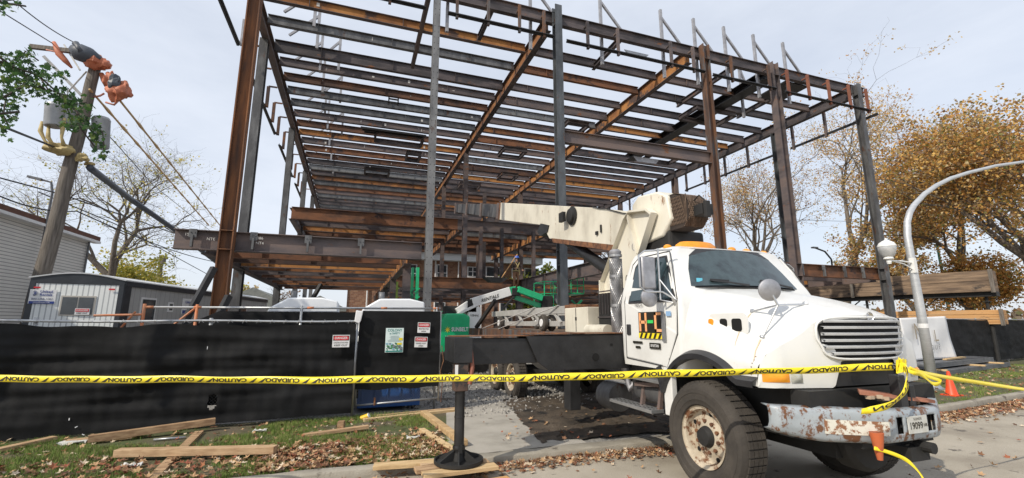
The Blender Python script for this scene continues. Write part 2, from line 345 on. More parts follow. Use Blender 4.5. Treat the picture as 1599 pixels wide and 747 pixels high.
o = lawn_cover(9.5, 27, lambda x: ky(x)+.1, lambda x: ky(x)+3.4, 26000, .075).build('grass', [grass_g, grass_d], fix=False)
tag(o, 'thin dry grass strip around the lamp post and orange cone', 'grass', kind='stuff')
leafm = [mat('fallen_leaf_tan', [(.36, .21, .10), (.48, .31, .17)], 9, .8), mat('fallen_leaf_brown', [(.13, .06, .03), (.23, .115, .06)], 9, .8), mat('fallen_leaf_pale', [(.52, .40, .27), (.6, .50, .38)], 9, .8), mat('fallen_leaf_red', [(.26, .07, .04), (.30, .12, .05)], 9, .8)]
def leaf_shape(c, r, M, curl=.3):
    pts = []
    for k in range(10):
        a = k*math.pi/5; q = r*(1 if k % 2 == 0 else .55)*(1 if k != 5 else .7)
        x, y = q*math.cos(a), q*math.sin(a); pts.append(c+M@Vector((x, y, curl*(x*x+.5*y*y)/r)))
    return pts
def leaf(mb, x, y, z, r):
    M = Euler((gr.gauss(0, .35), gr.gauss(0, .35), gr.uniform(0, 6.28))).to_matrix(); mb.cur = gr.choice([0, 0, 1, 1, 1, 2, 3])
    c = Vector((x, y, z)); mb.add([c]+leaf_shape(c, r, M, gr.uniform(-.2, .8)), [(0, k+1, (k+1) % 10+1) for k in range(10)])
def leaves(name, label, spots):
    mb = MB()
    for (x0, x1, y0, y1, n, z, r, skew) in spots:
        for _ in range(n):
            x = gr.uniform(x0, x1); y = y0+(y1-y0)*gr.random()**skew+(ky(x)-6.3 if x > 9 else 0)
            leaf(mb, x, y, z+gr.uniform(.004, .03), r*gr.uniform(.5, 1.15))
    return tag(mb.build(name, leafm, fix=False), label, 'leaves', kind='stuff')
leaves('fallen_leaves', 'brown dry leaves scattered over the grass before the fence', [(-5, 1.45, 6.32, 7.7, 1500, .025, .047, 1.3), (-1.0, 1.4, 6.35, 7.6, 1300, .012, .045, 1), (-5.5, 1.6, 7.6, 9.3, 420, .02, .04, 1)])
leaves('fallen_leaves', 'reddish leaf litter in the gutter left of the front wheel', [(1.45, 4.6, 5.6, 6.1, 900, -.08, .04, .5), (-1, 1.6, 5.9, 6.1, 60, -.08, .05, .6), (2.2, 7, 6.5, 8.6, 110, .03, .045, 1)])
leaves('fallen_leaves', 'drift of leaves along the right kerb by the cone', [(10.5, 24, 5.45, 6.15, 2400, -.08, .05, .5), (10, 26, 6.5, 9.5, 800, .03, .05, 1)])
leaves('fallen_leaves', 'few loose leaves lying on the open road', [(6, 18, 2.5, 5.6, 130, -.08, .045, 1), (1.5, 5, 4.2, 5.6, 60, -.08, .04, 1)])
mb = MB(); sr = random.Random(2)
for _ in range(2600):
    x = sr.uniform(1.0, 5.6); y = sr.uniform(9.7, 17) if sr.random() < .8 else sr.uniform(8.8, 10.5); r = sr.uniform(.012, .045)
    if x < 2 and y < 10: continue
    M = Euler((sr.uniform(0, 3), sr.uniform(0, 3), sr.uniform(0, 3))).to_matrix(); mb.cur = sr.randrange(2)
    c = Vector((x, y, r*.4)); mb.add([c+M@Vector(v)*r for v in ((1, 0, 0), (-1, 0, 0), (0, .8, 0), (0, -.8, 0), (0, 0, .6), (0, 0, -.6))], [(0, 2, 4), (2, 1, 4), (1, 3, 4), (3, 0, 4), (2, 0, 5), (1, 2, 5), (3, 1, 5), (0, 3, 5)])
tag(mb.build('loose_stones', [mat('pale_stone', [(.38, .36, .33)], rough=.9), mat('dark_stone', [(.2, .19, .18)], rough=.9)], fix=False), 'loose grey stones over the gravel behind the driveway', 'gravel', kind='stuff')

# ------------------------------------------------------------------ steel frame
FR = thing('steel_frame', 'tall rust brown steel building skeleton of open floors over the site', 'building frame', (6, 20, 0))
ZR = 12.7; Z2 = 8.3; Z1 = 4.07; YF = 13.0; YB = 46.0; YM2 = 41.0
GX = [-3.65, 6.0, 12.2, 21.5]
def part(name, mb, m, label=None):
    o = mb.build(name, m, FR)
    if label: o['label'] = label
    return o
sr = random.Random(21)
steel_side = mat('rust_streaked_steel', [(.055, .036, .030), (.10, .055, .038), (.18, .08, .035)], 1.4, .75, .1, .2, 25, stretch=(3, 3, .5), blotch=((.10, .10, .105), 1.6, .52, (2, 2, .4)))
steel_blue = mat('dark_blue_grey_steel', [(.05, .056, .062), (.085, .092, .1), (.13, .14, .15)], 3, .5, .3, .2, 30, stretch=(1, 1, .4), blotch=((.10, .05, .03), 2.3, .62, (1, 1, .5)))
def pick(w): return sr.choices([steel_dark, steel_rust, steel_orange, steel_grey], w)[0]
def col(x, y, z1, m, d=.36, w=.36, web='Y', z0=0, plates=True, label=None):
    mb = MB(); mb.ibeam((x, y, z0), (x, y, z1), d, w, .03, .02, up=(0, 1, 0) if web == 'Y' else (1, 0, 0))
    if plates:
        for zc in (Z1-.02, Z1-.5, ZR-.6):
            if z0 < zc < z1: mb.box((x, y, zc), (d*.94, d*.94, .02))
    mb.box((x, y, z0+.02), (d+.16, d+.16, .04))
    return part('column', mb, m, label)
col(-3.12, 13.0, 13.6, streaked, .32, .28, web='X', label='rust orange front corner column')
col(1.97, 13.0, 13.1, steel_grey, .24, .20); col(6.22, 13.0, 12.85, steel_blue, .28, .26)
col(12.7, 13.0, 12.75, steel_side, .30, .26, web='X'); col(16.35, 13.0, 12.7, steel_dark, .32, .28, web='X')
col(21.45, 13.0, 12.65, steel_grey, .28, .26); col(21.5, 17.3, 12.1, steel_blue, .5, .42)
for y in (17.35, 25.6, 33, 39.5, 44.6): col(-3.70, y, 12.1, steel_grey, .34, .28, web='Y')
for y in (25.8, 33, 39.5): col(6.0, y, 12.1, steel_dark, .3, .26)
for x in (12.2, 21.5):
    for y in (25.8, 33, 39.5): col(x, y, 12.1, steel_dark, .34, .3)
for x, y in ((1.5, 14.2), (1.45, 18.6), (1.45, 23), (1.45, 28), (8.4, 23.1), (8.5, 17.5)): col(x, y, Z1-.5, steel_dark, .25, .22, plates=False)
for x, y in ((7.4, 27.3), (8.8, 27.3), (11.0, 27.3), (3.2, 34), (9, 34)): col(x, y, Z2-.5, steel_dark, .24, .2, z0=Z1, plates=False)
for x in (9.5, 16): col(x, 34, 12.1, steel_dark, .26, .24, z0=Z1)
def beam(name, a, b, m, d=.5, w=.2, stiff=0, label=None):
    mb = MB(); a = Vector(a); b = Vector(b); two = m in (steel_orange, streaked); mb.ibeam(a, b, d, w, .022, .014, web=1 if two else 0); m = [steel_dark, m] if two else m
    for i in range(stiff):
        p = a.lerp(b, (i+.5)/stiff); ax = (abs(b.x-a.x) > abs(b.y-a.y)); mb.box(p, (.014, w*.96, d*.92) if ax else (w*.96, .014, d*.92))
    return part(name, mb, m, label)
# roof
beam('edge_beam', (-4.0, 13.2, ZR-.22), (22.25, 13.2, ZR-.22), steel_dark, .44, .18)
for x, m in zip(GX, (steel_dark, steel_orange, steel_orange, steel_dark)):
    beam('girder', (x, 13.3, ZR-.36), (x, YB, ZR-.36), m, .58 if 0 < x < 20 else .52, .24, 0)
ysL = [15.25, 16.6, 18.15]
while ysL[-1] < YB-1: ysL.append(ysL[-1]+1.24)
ysR = list(ysL)
def joist(x0, x1, y, zt, m, d=.33, w=.15, name='roof_joist', clip=1):
    mb = MB(); two = m is steel_orange; mb.ibeam((x0, y, zt-d/2-.02), (x1, y, zt-d/2-.02), d, w, .018, .012, web=1 if two else 0); m = [steel_dark, m] if two else m
    for k in range(clip):
        xx = x0+(x1-x0)*(.18+.3*k)+sr.uniform(-.3, .3); mb.box((xx, y, zt-d/2-.03), (.012, w*.9, d*.9))
    return part(name, mb, m)
for i, y in enumerate(ysL):
    big = abs(y-18.15) < .1
    m = steel_orange if i in (0, 9, 16) else (steel_grey if i in (1, 6) else pick([8, 2.2, .6, 1.2]))
    joist(GX[0]+.13, GX[1]-.14, y, ZR, steel_dark if big else m, .48 if big else .35, .17, clip=3)
for i, y in enumerate(ysR):
    for b in (1, 2):
        m = steel_orange if (i+b*2) % 7 == 1 else pick([8, 3.5, 1, .8])
        joist(GX[b]+.14, GX[b+1]-.14, y, ZR, m, .35 if (i+1) % 4 else .44, .15)
for x, y0, y1 in ((1.75, 13.3, 17.8), (3.9, 13.3, 15.0), (9.0, 13.3, 15.4), (14.6, 13.3, 17.0), (18.4, 13.3, 17)):
    beam('cross_beam', (x, y0, ZR-.3), (x, y1, ZR-.3), steel_dark, .22, .14)
def frame_open(x, y0, y1, w, z, m=steel_dark):
    mb = MB()
    for xx in (x, x+w): mb.ibeam((xx, y0, z), (xx, y1, z), .24, .12)
    for yy in (y0, y1): mb.ibeam((x, yy, z), (x+w, yy, z), .24, .12)
    return part('opening_frame', mb, m)
for x, y, w in ((.6, 24.4, 2.6), (.2, 30.9, 1.6), (2.6, 27.0, .8), (8, 24.3, 1.4), (9.3, 28.8, 1.2), (7.1, 31.9, 1.5), (15.2, 16.3, 2.4), (17, 22, 2), (10, 19.8, 1.2)):
    frame_open(x, y, y+1.3, w, ZR-.62)
mb = MB()
for k in range(5): mb.b2(-.2+k*.05, 3.3-k*.08, 24.1+k*.13, 24.2+k*.13, ZR-.66+.05*(k % 2), ZR-.56+.05*(k % 2))
part('deck_bundle', mb, steel_black)
# small open frame hanging between joists
mb = MB(); p = Vector((1.0, 21.1, 12.25))
for a, b in (((0, 0, 0), (.5, 0, 0)), ((0, 0, .2), (.5, 0, .2)), ((.03, 0, -.1), (.03, 0, .32)), ((.47, 0, -.1), (.47, 0, .32))): mb.bar(p+Vector(a), p+Vector(b), .06)
part('opening_frame', mb, steel_black)
# outriggers: hangers and lip angles round the roof edge
def lip(a, b, z, xs, m, axis):
    mb = MB(); mb.angle(a+(z,), b+(z,), .10, .014); mb.bar((a[0], a[1], z), (b[0], b[1], z), .07, .05); part('lip_angle', mb, steel_black)
    for q in xs:
        hm = MB(); p = (q, a[1]) if axis == 'x' else (a[0], q)
        if axis == 'y' and a[0] < 0: p = (-4.08, q)
        if axis == 'y' and a[0] < 0: p = (-4.22, q)
        hm.bar((p[0], p[1], z-.10), (p[0], p[1], ZR-(.26 if axis == 'x' else .40)), .085 if axis == 'x' else .13, .10)
        r = Vector((0, .25, 0)) if axis == 'x' else Vector((.35 if a[0] < 0 else -.9, 0, 0))
        hm.bar(Vector((p[0], p[1], z+.03)), Vector((p[0], p[1], z+.03))+(r*.3 if axis == 'x' else Vector((a[0]-p[0], 0, 0))+r*.02), .05)
        hm.bar(Vector((p[0], p[1], ZR-.38)), Vector((p[0], p[1], ZR-.38))+r*(1 if axis == 'x' or a[0] < 0 else .15), .06)
        part('hanger_post', hm, m)
lip((-2.6, 12.86), (1.6, 12.86), 11.5, [-2, -.8, .5], steel_dark, 'x')
lip((2.3, 12.86), (6.0, 12.86), 11.5, [2.6, 3.65, 4.75, 5.65], steel_side, 'x')
lip((6.5, 12.86), (12.5, 12.86), 11.45, [7.35, 8.6, 10.95, 12.0], steel_dark, 'x')
lip((12.9, 12.86), (16.2, 12.86), 11.4, [13.9, 15.9], steel_side, 'x')
red_rust = mat('red_primer_rust', [(.15, .055, .038), (.25, .095, .055)], 3, .8)
lip((16.7, 12.86), (22.0, 12.86), 11.35, [16.95, 18.15, 19.4, 20.7, 21.85], red_rust, 'x')
for y0, y1 in ((13.3, 16.8), (17.9, 24.9), (26.4, 32.3), (33.8, 38.5)):
    k = max(2, int((y1-y0)/1.35)); lip((-4.4, y0), (-4.4, y1), 11.4, [y0+.3+(y1-y0-.5)*i/(k-1) for i in range(k)], pipe_grey if y0 < 14 else steel_rust, 'y')
for y0, y1 in ((12.9, 17.0), (17.7, 25.4), (26.4, 32.5), (33.6, 39)):
    k = max(3, int((y1-y0)/1.3)); lip((22.0, y0-.3), (22.0, y1), 11.08, [y0+.3+(y1-y0-.5)*i/(k-1) for i in range(k)], steel_dark, 'y')
mb = MB(); mb.b2(17.5, 18.9, 13.4, 14.9, ZR-.42, ZR-.36); part('deck_plate', mb, steel_black)
beam('cross_beam', (16.5, 13.4, ZR-.33), (16.5, 24.0, ZR-.33), steel_black, .4, .62)
mb = MB(); mb.prism([(9.2, 13.35, ZR-.66), (10.3, 13.35, ZR-.66), (10.15, 13.35, ZR-.82), (9.35, 13.35, ZR-.82)], (0, .03, 0)); part('gusset_plate', mb, galv)
mb = MB(); mb.prism([(9.2, 13.12, 7.66), (10.3, 13.12, 7.66), (10.15, 13.12, 7.48), (9.35, 13.12, 7.48)], (0, .03, 0)); part('gusset_plate', mb, pipe_grey)
# parapet stubs above the roof
def stub(x, y, dx, dy, h=1.62, z0=11.3):
    mb = MB(); mb.bar((x, y, z0), (x, y, ZR+h), .10); mb.bar((x, y, ZR+h-.32), (x+dx, y+dy, ZR-.05), .08)
    part('parapet_post', mb, pipe_grey)
for x in (2.4, 5.4, 8.3, 11.1, 12.75, 14.35, 16.0, 17.75): stub(x, 13.5, 1.15, 0)
stub(16.9, 15.2, .5, 0, 1.5); 
for y in (16.2, 17.6, 19.4, 21.2, 23.4, 25.6, 28, 30.5, 33.5): stub(-1.95, y, -1.0, 0, 1.35, 12.3)
for y in (19, 22, 26): stub(-1.2, y, -.8, 0, 1.3, 12.3)
# level two
beam('floor_girder', (6.4, 13.02, 7.95), (12.55, 13.02, 7.95), steel_dark, .44, .2, 0)
beam('floor_girder', (GX[0], 27.8, Z2-.36), (GX[1], 27.8, Z2-.36), steel_rust, .70, .26, 0)
beam('floor_girder', (GX[1], 27.8, Z2-.36), (14.5, 27.8, Z2-.36), steel_dark, .70, .26, 0)
for x in (-3.65, 6.3, 12.2): beam('floor_girder', (x, 27.9, Z2-.36), (x, YM2, Z2-.36), steel_orange if x > 0 else steel_dark, .66, .26)
for y in (29.3, 31, 32.7, 34.4, 36.1, 37.8, 39.5):
    for a, b in ((-3.5, 6.1), (6.5, 12.0), (12.4, 21.3)): joist(a, b, y, Z2, pick([5, 5, 3, .5]), .4, .18, 'floor_joist')
# level one
beam('floor_girder', (-4.32, 13.24, Z1-.25), (1.8, 13.24, Z1-.25), steel_dark, .5, .26, 0, 'brown front floor beam with welded clips')
beam('floor_girder', (-3.65, 13.4, Z1-.3), (-3.65, 27, Z1-.3), steel_dark, .56, .22); beam('floor_girder', (1.45, 13.4, Z1-.32), (1.45, 28, Z1-.32), steel_orange, .6, .22)
for y in (14.4, 15.5, 16.6, 17.8, 19.0, 20.2, 21.4, 22.7, 24.0, 25.3, 26.6): joist(-3.5, 1.3, y, Z1-.02, pick([2, 8, 2.4, .3]), .48, .2, 'floor_joist', 2)
beam('floor_girder', (1.8, 23.0, Z1-.28), (8.5, 23.0, Z1-.28), steel_rust, .56, .24); beam('floor_girder', (8.5, 13.3, Z1-.28), (8.5, 23.2, Z1-.28), steel_dark, .52, .22, 4)
for y in (24.6, 26.2, 27.9, 29.6, 31.3, 33, 34.8, 36.6, 38.5, 40.5):
    for a, b in ((1.6, 8.3), (8.7, 14.8), (15.1, 21.3)): joist(a, b, y, Z1, pick([4, 6, 1, .3]), .46, .2, 'floor_joist')
beam('floor_girder', (15.0, 13.3, Z1-.28), (15.0, YM2, Z1-.28), steel_rust, .5, .22)
for y in (14.8, 16.5, 18.2, 19.9, 21.6, 23.3):
    for a, b in ((8.7, 14.8), (15.1, 21.4)): joist(a, b, y, Z1, pick([4, 6, 1, .3]), .42, .18, 'floor_joist')
beam('floor_girder', (8.5, 13.24, Z1-.22), (21.9, 13.24, Z1-.22), steel_rust, .5, .24); beam('floor_girder', (21.5, 13.4, Z1-.3), (21.5, YM2, Z1-.3), steel_dark, .5, .22)
for i, x in enumerate((-3.9, -2.55, -1.25, .1, 9.4, 11, 14.2, 15.2, 16.8, 18.0, 19.2, 20.3)):
    mb = MB(); mb.box((x, 13.10, Z1-.10), (.17, .02, .22)); mb.box((x, 13.09, Z1-.3), (.05, .1, .3)); mb.cyl((x-.04, 13.09, Z1-.08), (x-.04, 13.07, Z1-.08), .015, n=6); mb.cyl((x+.04, 13.09, Z1-.08), (x+.04, 13.07, Z1-.08), .015, n=6)
    part('clip_plate', mb, steel_grey)
mb = MB()
for k in range(60):
    for dx in (-.06, .06):
        if k % 7 != 3: mb.cyl((1.97+dx, 12.881, .8+k*.2), (1.97+dx, 12.876, .8+k*.2), .013, n=6)
part('bolt_hole', mb, black)
chalk = mat('chalk_marks', [(.55, .53, .5)], rough=.9); mb = MB()
for x, z, t in ((-3.95, 3.93, '15181'), (-3.5, 3.84, 'NTE'), (-2.45, 3.93, '13086'), (-2.4, 3.8, 'NT4')): text(mb, t, (x, 13.105, z), (1, 0, 0), (0, 0, 1), .1, bold=0)
part('chalk_mark', mb, chalk)
mb = MB(); cr = random.Random(6)
for k in range(46):
    y = cr.choice(ysL[:14]); x = cr.uniform(-3, 5.5); mb.box((x, y-.012, ZR-.17+cr.uniform(-.06, .06)), (cr.choice([.012, .03, .1]), .004, cr.choice([.08, .14, .03])))
part('chalk_mark', mb, chalk)
mb = MB(); text(mb, '1  H  A', (16.2, 13.10, Z1-.3), (1, 0, 0), (0, 0, 1), .13, bold=0); part('chalk_mark', mb, chalk)
# raking props at the left corner
for a, b in (((-3.5, 11.9, 0), (-2.85, 12.6, 2.4)), ((-4.15, 12.0, 0), (-3.3, 12.9, 3.1)), ((-2.6, 18, 0), (-1.3, 20, 3.3))):
    mb = MB(); mb.bar(a, b, .13, .13); part('raking_prop', mb, steel_black)
# ------------------------------------------------------------------ crane truck
TX = 4.97
TR = thing('crane_truck', 'white conventional crane truck with rusty bumper, parked nose out in the driveway', 'truck', (TX, 6, -.08))
def tp(name, mb, m, parent=TR, label=None, **k):
    o = mb.build(name, m, parent, **k)
    if label: o['label'] = label
    return o
def sm(a, b, t): t = max(0, min(1, t)); return a+(b-a)*t
def interp(tab, t):
    for (a, *va), (b, *vb) in zip(tab, tab[1:]):
        if t <= b:
            q = (t-a)/(b-a) if b > a else 0; return [x+(y-x)*q for x, y in zip(va, vb)]
    return list(tab[-1][1:])
# hood: profile from crown to lower edge, at the nose and at the cowl
NOSE = [(0, 0, 1.835), (.16, .30, 1.828), (.30, .52, 1.80), (.40, .63, 1.745), (.48, .73, 1.665), (.56, .84, 1.60), (.66, .99, 1.53), (.76, 1.10, 1.45), (.86, 1.165, 1.33), (1, 1.18, 1.14)]
COWL = [(0, 0, 2.215), (.16, .40, 2.208), (.30, .72, 2.185), (.40, .90, 2.14), (.48, .99, 2.085), (.56, 1.05, 2.02), (.66, 1.10, 1.86), (.76, 1.14, 1.68), (.86, 1.165, 1.45), (1, 1.18, 1.2)]
def yfront(x): x = abs(x); return 3.24+.10*(x/.6)**2 if x < .6 else 3.34+.09*((x-.6)/.35) if x < .95 else 3.43+.14*((x-.95)/.23)**1.6
WY, WZ, WR = 4.36, .50, .585
def arch(y):
    d = y-WY; r = .82 if d < 0 else .70
    if abs(d) > r: return None
    return WZ+.86*math.sqrt(max(0, 1-(d/r)**2))**.9
def lower(y):
    a = arch(y); base = 1.14 if y < WY else (.62 if y > 4.9 else 1.1)
    return max(base, a) if a else base
def hood_pt(side, s, t):
    n = interp(NOSE, t); c = interp(COWL, t); e = s**.82
    x = sm(n[0], c[0], s**.6); z = sm(n[1], c[1], e)+.035*math.sin(math.pi*s)*(1-t)
    y = sm(yfront(n[0]), 4.76, s)
    if t > .86:
        q = (t-.86)/.14; n8 = interp(NOSE, .86); c8 = interp(COWL, .86); z8 = sm(n8[1], c8[1], e)
        z = sm(z8, lower(y), q) if z8 > lower(y) else lower(y)
    else: z = max(z, lower(y)) if t > .6 else z
    return Vector((TX+side*x, y, z))
mb = MB()
for sd in (-1, 1): mb.grid(lambda u, v: hood_pt(sd, u, v), 54, 60)
hood = tp('hood', mb, white_paint, smooth='full')
# white nose under the hood rim
mb = MB()
def rimz(x):
    x = abs(x); 
    for (a, x0, z0), (b, x1, z1) in zip(NOSE, NOSE[1:]):
        if x0 <= x <= x1: return z0+(z1-z0)*(x-x0)/(x1-x0)
    return 1.14
def botz(x): x = abs(x); return 1.385 if x < .38 else sm(1.385, 1.13, (x-.38)/.10)
def nose(u, v):
    x = (u*2-1)*1.18; z = sm(min(botz(x), rimz(x)), rimz(x), v); return Vector((TX+x, yfront(x)-.012*math.sin(math.pi*v), z))
mb.grid(nose, 80, 10); tp('front_panel', mb, white_paint, smooth='full')
# rear strip of the fender behind the wheel, and inner dark bay
mb = MB(); mb.b2(TX-1.18, TX-1.10, 4.86, 5.02, .62, 1.5); mb.b2(TX+1.10, TX+1.18, 4.86, 5.02, .62, 1.5); tp('fender_tail', mb, white_paint, bevel=.01)
mb = MB(); mb.b2(TX-.72, TX+.72, 3.5, 4.95, .62, 1.58); mb.b2(TX-1.05, TX+1.05, 4.90, 5.9, .75, 1.16); tp('engine_bay', mb, black)
for sd in (-1, 1):                                      # rubber flares over the wheels
    mb = MB(); P = [WY-.80+i*(1.50/22) for i in range(23)]
    vs = []; 
    for y in P:
        z = lower(y) if arch(y) else 1.14
        z = max(z, arch(y) or 0); 
        vs += [(TX+sd*1.16, y, z-.02), (TX+sd*1.25, y, z-.01), (TX+sd*1.25, y, z+.05), (TX+sd*1.17, y, z+.09)]
    mb.add(vs, [(i*4+j, i*4+(j+1) % 4, (i+1)*4+(j+1) % 4, (i+1)*4+j) for i in range(22) for j in range(4)])
    tp('wheel_flare', mb, plastic_black, smooth=True)
# grille
mb = MB()
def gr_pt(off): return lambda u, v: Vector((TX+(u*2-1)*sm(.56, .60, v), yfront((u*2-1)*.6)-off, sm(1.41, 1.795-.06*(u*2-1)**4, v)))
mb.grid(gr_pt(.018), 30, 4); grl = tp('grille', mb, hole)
mb = MB()
for k in range(6):
    z = 1.455+k*.063; w = .57
    if k == 0: w = .50
    pts = [Vector((TX+(i/20*2-1)*w, yfront((i/20*2-1)*w)-.045, z)) for i in range(21)]
    vs = []
    for p in pts: vs += [p+Vector((0, -.004, -.012)), p+Vector((0, -.010, .006)), p+Vector((0, .03, .016)), p+Vector((0, .03, -.012))]
    mb.add(vs, [(i*4+j, i*4+(j+1) % 4, (i+1)*4+(j+1) % 4, (i+1)*4+j) for i in range(20) for j in range(4)])
for x in ():
    mb.b2(TX+x-.003, TX+x+.003, yfront(x)-.03, yfront(x)-.01, 1.43, 1.78)
tp('grille_slat', mb, mat('grey_slat', [(.50, .51, .52), (.66, .67, .68)], 5, .4, .1), grl)
mb = MB(); ring = []
for i in range(40):
    a = 2*math.pi*i/40; cx = .63*math.copysign(abs(math.cos(a))**.35, math.cos(a)); cz = .205*math.copysign(abs(math.sin(a))**.45, math.sin(a)); z = 1.605+cz
    if a > math.pi: cx *= .93
    ring.append(Vector((TX+cx, yfront(cx)-.03, z)))
mb.tube(ring+[ring[0]], .012, 6, False); tp('grille_surround', mb, white_paint, grl, smooth='full')
mb = MB(); mb.lathe((TX, yfront(0)-.03, 1.815), [(.0, -.012), (.03, -.012), (.045, .0), (.05, .01)], (0, -1, 0), 20)
em = tp('emblem', mb, chrome, grl, smooth=True); em.scale = (1, 1, 1)
mb = MB(); mb.b2(TX-.36, TX+.40, yfront(.4)-.05, yfront(.4)-.03, 1.285, 1.345); tp('name_plate', mb, plastic_black, bevel=.008)
mb = MB(); text(mb, 'STERLING', (TX+.02, yfront(.4)-.053, 1.315), (1, 0, 0), (0, 0, 1), .055, width=.62, bold=.02); tp('lettering', mb, alu)
mb = MB(); mb.b2(TX-.45, TX+.5, yfront(.5)-.0, yfront(.5)+.1, 1.14, 1.40); tp('lower_grille', mb, plastic_black)
# lamps in the front corners
def corner(x0, x1, z0, z1, off, n=10):
    mb = MB()
    def f(u, v):
        x = sm(x0, x1, u); return Vector((TX+x, yfront(x)-off-.02*math.sin(math.pi*u)*math.sin(math.pi*v), sm(z0, z1, v)))
    mb.grid(f, n, 6); return mb
for sd in (-1, 1):
    a, b = (-1.15, -.93) if sd < 0 else (.93, 1.15); tp('indicator_lamp', corner(a, b, 1.185, 1.27, .012), amber, smooth='full')
    a, b = (-.915, -.80) if sd < 0 else (.80, .915); tp('headlamp', corner(a, b, 1.18, 1.27, .012), lens, smooth='full')
# side vents and marker
SX = TX-1.18
def side_plate(y0, y1, z0, z1, off, m, name, r=.03, parent=TR, x=None):
    mb = MB(); X = (x if x is not None else SX)-off; pts = []
    for cy, cz, a0 in ((y1-r, z1-r, 0), (y0+r, z1-r, 90), (y0+r, z0+r, 180), (y1-r, z0+r, 270)):
        for k in range(5): a = R(a0+k*22.5); pts.append((X, cy+r*math.cos(a), cz+r*math.sin(a)))
    mb.prism(pts, (.012, 0, 0)); return tp(name, mb, m, parent, smooth=True)
def hx(y, z):                                          # outer face of the hood side at height z
    best = None
    for k in range(41):
        t = .5+.5*k/40; s = (y-3.4)/(4.86-3.4); p = hood_pt(-1, max(0, min(1, s)), t)
        if best is None or abs(p.z-z) < best[0]: best = (abs(p.z-z), p.x)
    return best[1]
vx = hx(4.0, 1.73)
side_plate(3.74, 4.30, 1.62, 1.86, .012, white_paint, 'vent_bezel', .07, x=vx)
side_plate(4.20, 4.27, 1.67, 1.80, .045, amber, 'marker_lamp', .025, x=vx)
side_plate(4.02, 4.12, 1.66, 1.80, .022, hole, 'vent_opening', .03, x=vx); side_plate(3.82, 3.95, 1.665, 1.80, .022, hole, 'vent_opening', .03, x=vx)
# bumper: swept, with tow openings, plate and rust
BP = [(-1.20, 3.46), (-1.17, 3.38), (-1.0, 3.29), (-.7, 3.14), (-.42, 2.99), (-.3, 2.95), (.30, 2.95), (.42, 2.99), (.70, 3.14), (1.0, 3.31), (1.17, 3.42), (1.2, 3.5)]
L = [0]
for a, b in zip(BP, BP[1:]): L.append(L[-1]+math.hypot(b[0]-a[0], b[1]-a[1]))
def bpt(u):
    q = u*L[-1]
    for i in range(len(BP)-1):
        if q <= L[i+1]+1e-9: t = (q-L[i])/(L[i+1]-L[i]); return Vector((TX+sm(BP[i][0], BP[i+1][0], t), sm(BP[i][1], BP[i+1][1], t), 0))
    return Vector((TX+BP[-1][0], BP[-1][1], 0))
def bprof(v): return [(0, .045, .0), (.06, .0, .0), (.2, -.03, .0), (.5, -.035, 0), (.85, -.02, 0), (.94, 0, 0), (1, .05, 0)]
def bump_pt(u, v):
    p = bpt(u); off = interp([(0, .06), (.07, .01), (.3, -.01), (.75, -.012), (.93, .0), (1, .07)], v)[0]
    e = abs(u-.5)*2; z0 = .68+.10*max(0, (e-.6)/.4)**1.5; z1 = .965+.03*e
    return Vector((p.x, p.y+off, sm(z0, z1, v)))
def bskip(u, v):
    x = bpt(u).x-TX; return (.28 < v < .78) and (-.275 < x < -.165 or .17 < x < .275)
mb = MB(); mb.grid(bump_pt, 90, 14, bskip); tp('bumper', mb, bumper_mat, smooth='full', solid=.012, label='pale blue grey front bumper badly pitted with rust')
mb = MB(); mb.b2(TX-.30, TX-.14, 2.985, 3.08, .73, .93); tp('tow_opening', mb, hole); mb = MB(); mb.b2(TX+.14, TX+.30, 2.985, 3.08, .73, .93); tp('tow_opening', mb, hole)
mb = MB(); mb.b2(TX-.135, TX+.135, 2.920, 2.927, .76, .91); pl = tp('number_plate', mb, mat('plate_face', [(.62, .63, .6), (.5, .48, .42)], 14, .5), bevel=.002)
mb = MB(); text(mb, '19099', (TX-.03, 2.917, .825), (1, 0, 0), (0, 0, 1), .085, width=.17, bold=.01); text(mb, 'HR', (TX+.10, 2.917, .825), (1, 0, 0), (0, 0, 1), .04, bold=.01); text(mb, 'ILLINOIS', (TX, 2.917, .885), (1, 0, 0), (0, 0, 1), .03, bold=.0); tp('lettering', mb, ink, pl)
mb = MB(); mb.grid(lambda u, v: bump_pt(.17+.2*u, .25+.42*v)+Vector((-.004, -.010, 0)), 14, 3); tp('worn_sticker', mb, mat('worn_sticker_paint', [(.62, .6, .52), (.7, .68, .6)], 8, .6, blotch=((.26, .12, .06), 12, .5, (1, 1, 1))), smooth='full')
mb = MB(); mb.b2(TX-.5, TX+.5, 3.1, 3.35, .62, .76); mb.b2(TX-.9, TX+.9, 3.25, 3.45, .76, 1.12); tp('bumper_bracket', mb, black)
mb = MB(); mb.prism([(TX-.42, 3.12, 1.09), (TX+.42, 2.99, .985), (TX+.44, 3.06, .99), (TX-.3, 3.22, 1.10)], (0, 0, .03)); tp('front_step_plate', mb, mat('salmon_rust_plate', [(.32, .12, .07), (.45, .2, .13)], 6, .8))
mb = MB(); rr0 = random.Random(9)
for k in range(9): mb.box((TX-.3+k*.075, 3.1+rr0.uniform(-.03, .06), 1.05+rr0.uniform(0, .03)-.008*k), (.06, .05, .03), rz=k)
tp('bumper_debris', mb, mat('pale_debris', [(.35, .24, .16), (.5, .4, .3)], 9, .9))
mb = MB(); mb.b2(TX-.0, TX+.09, 3.02, 3.12, .95, 1.26); mb.b2(TX+.14, TX+.22, 3.03, 3.14, .95, 1.16); tp('tow_hitch', mb, plastic_black, bevel=.01)
mb = MB(); mb.b2(TX-.06, TX+.2, 2.98, 3.3, .50, .62); mb.cyl((TX+.14, 2.9, .62), (TX+.14, 3.05, .62), .05, n=12); tp('hanging_bracket', mb, black)
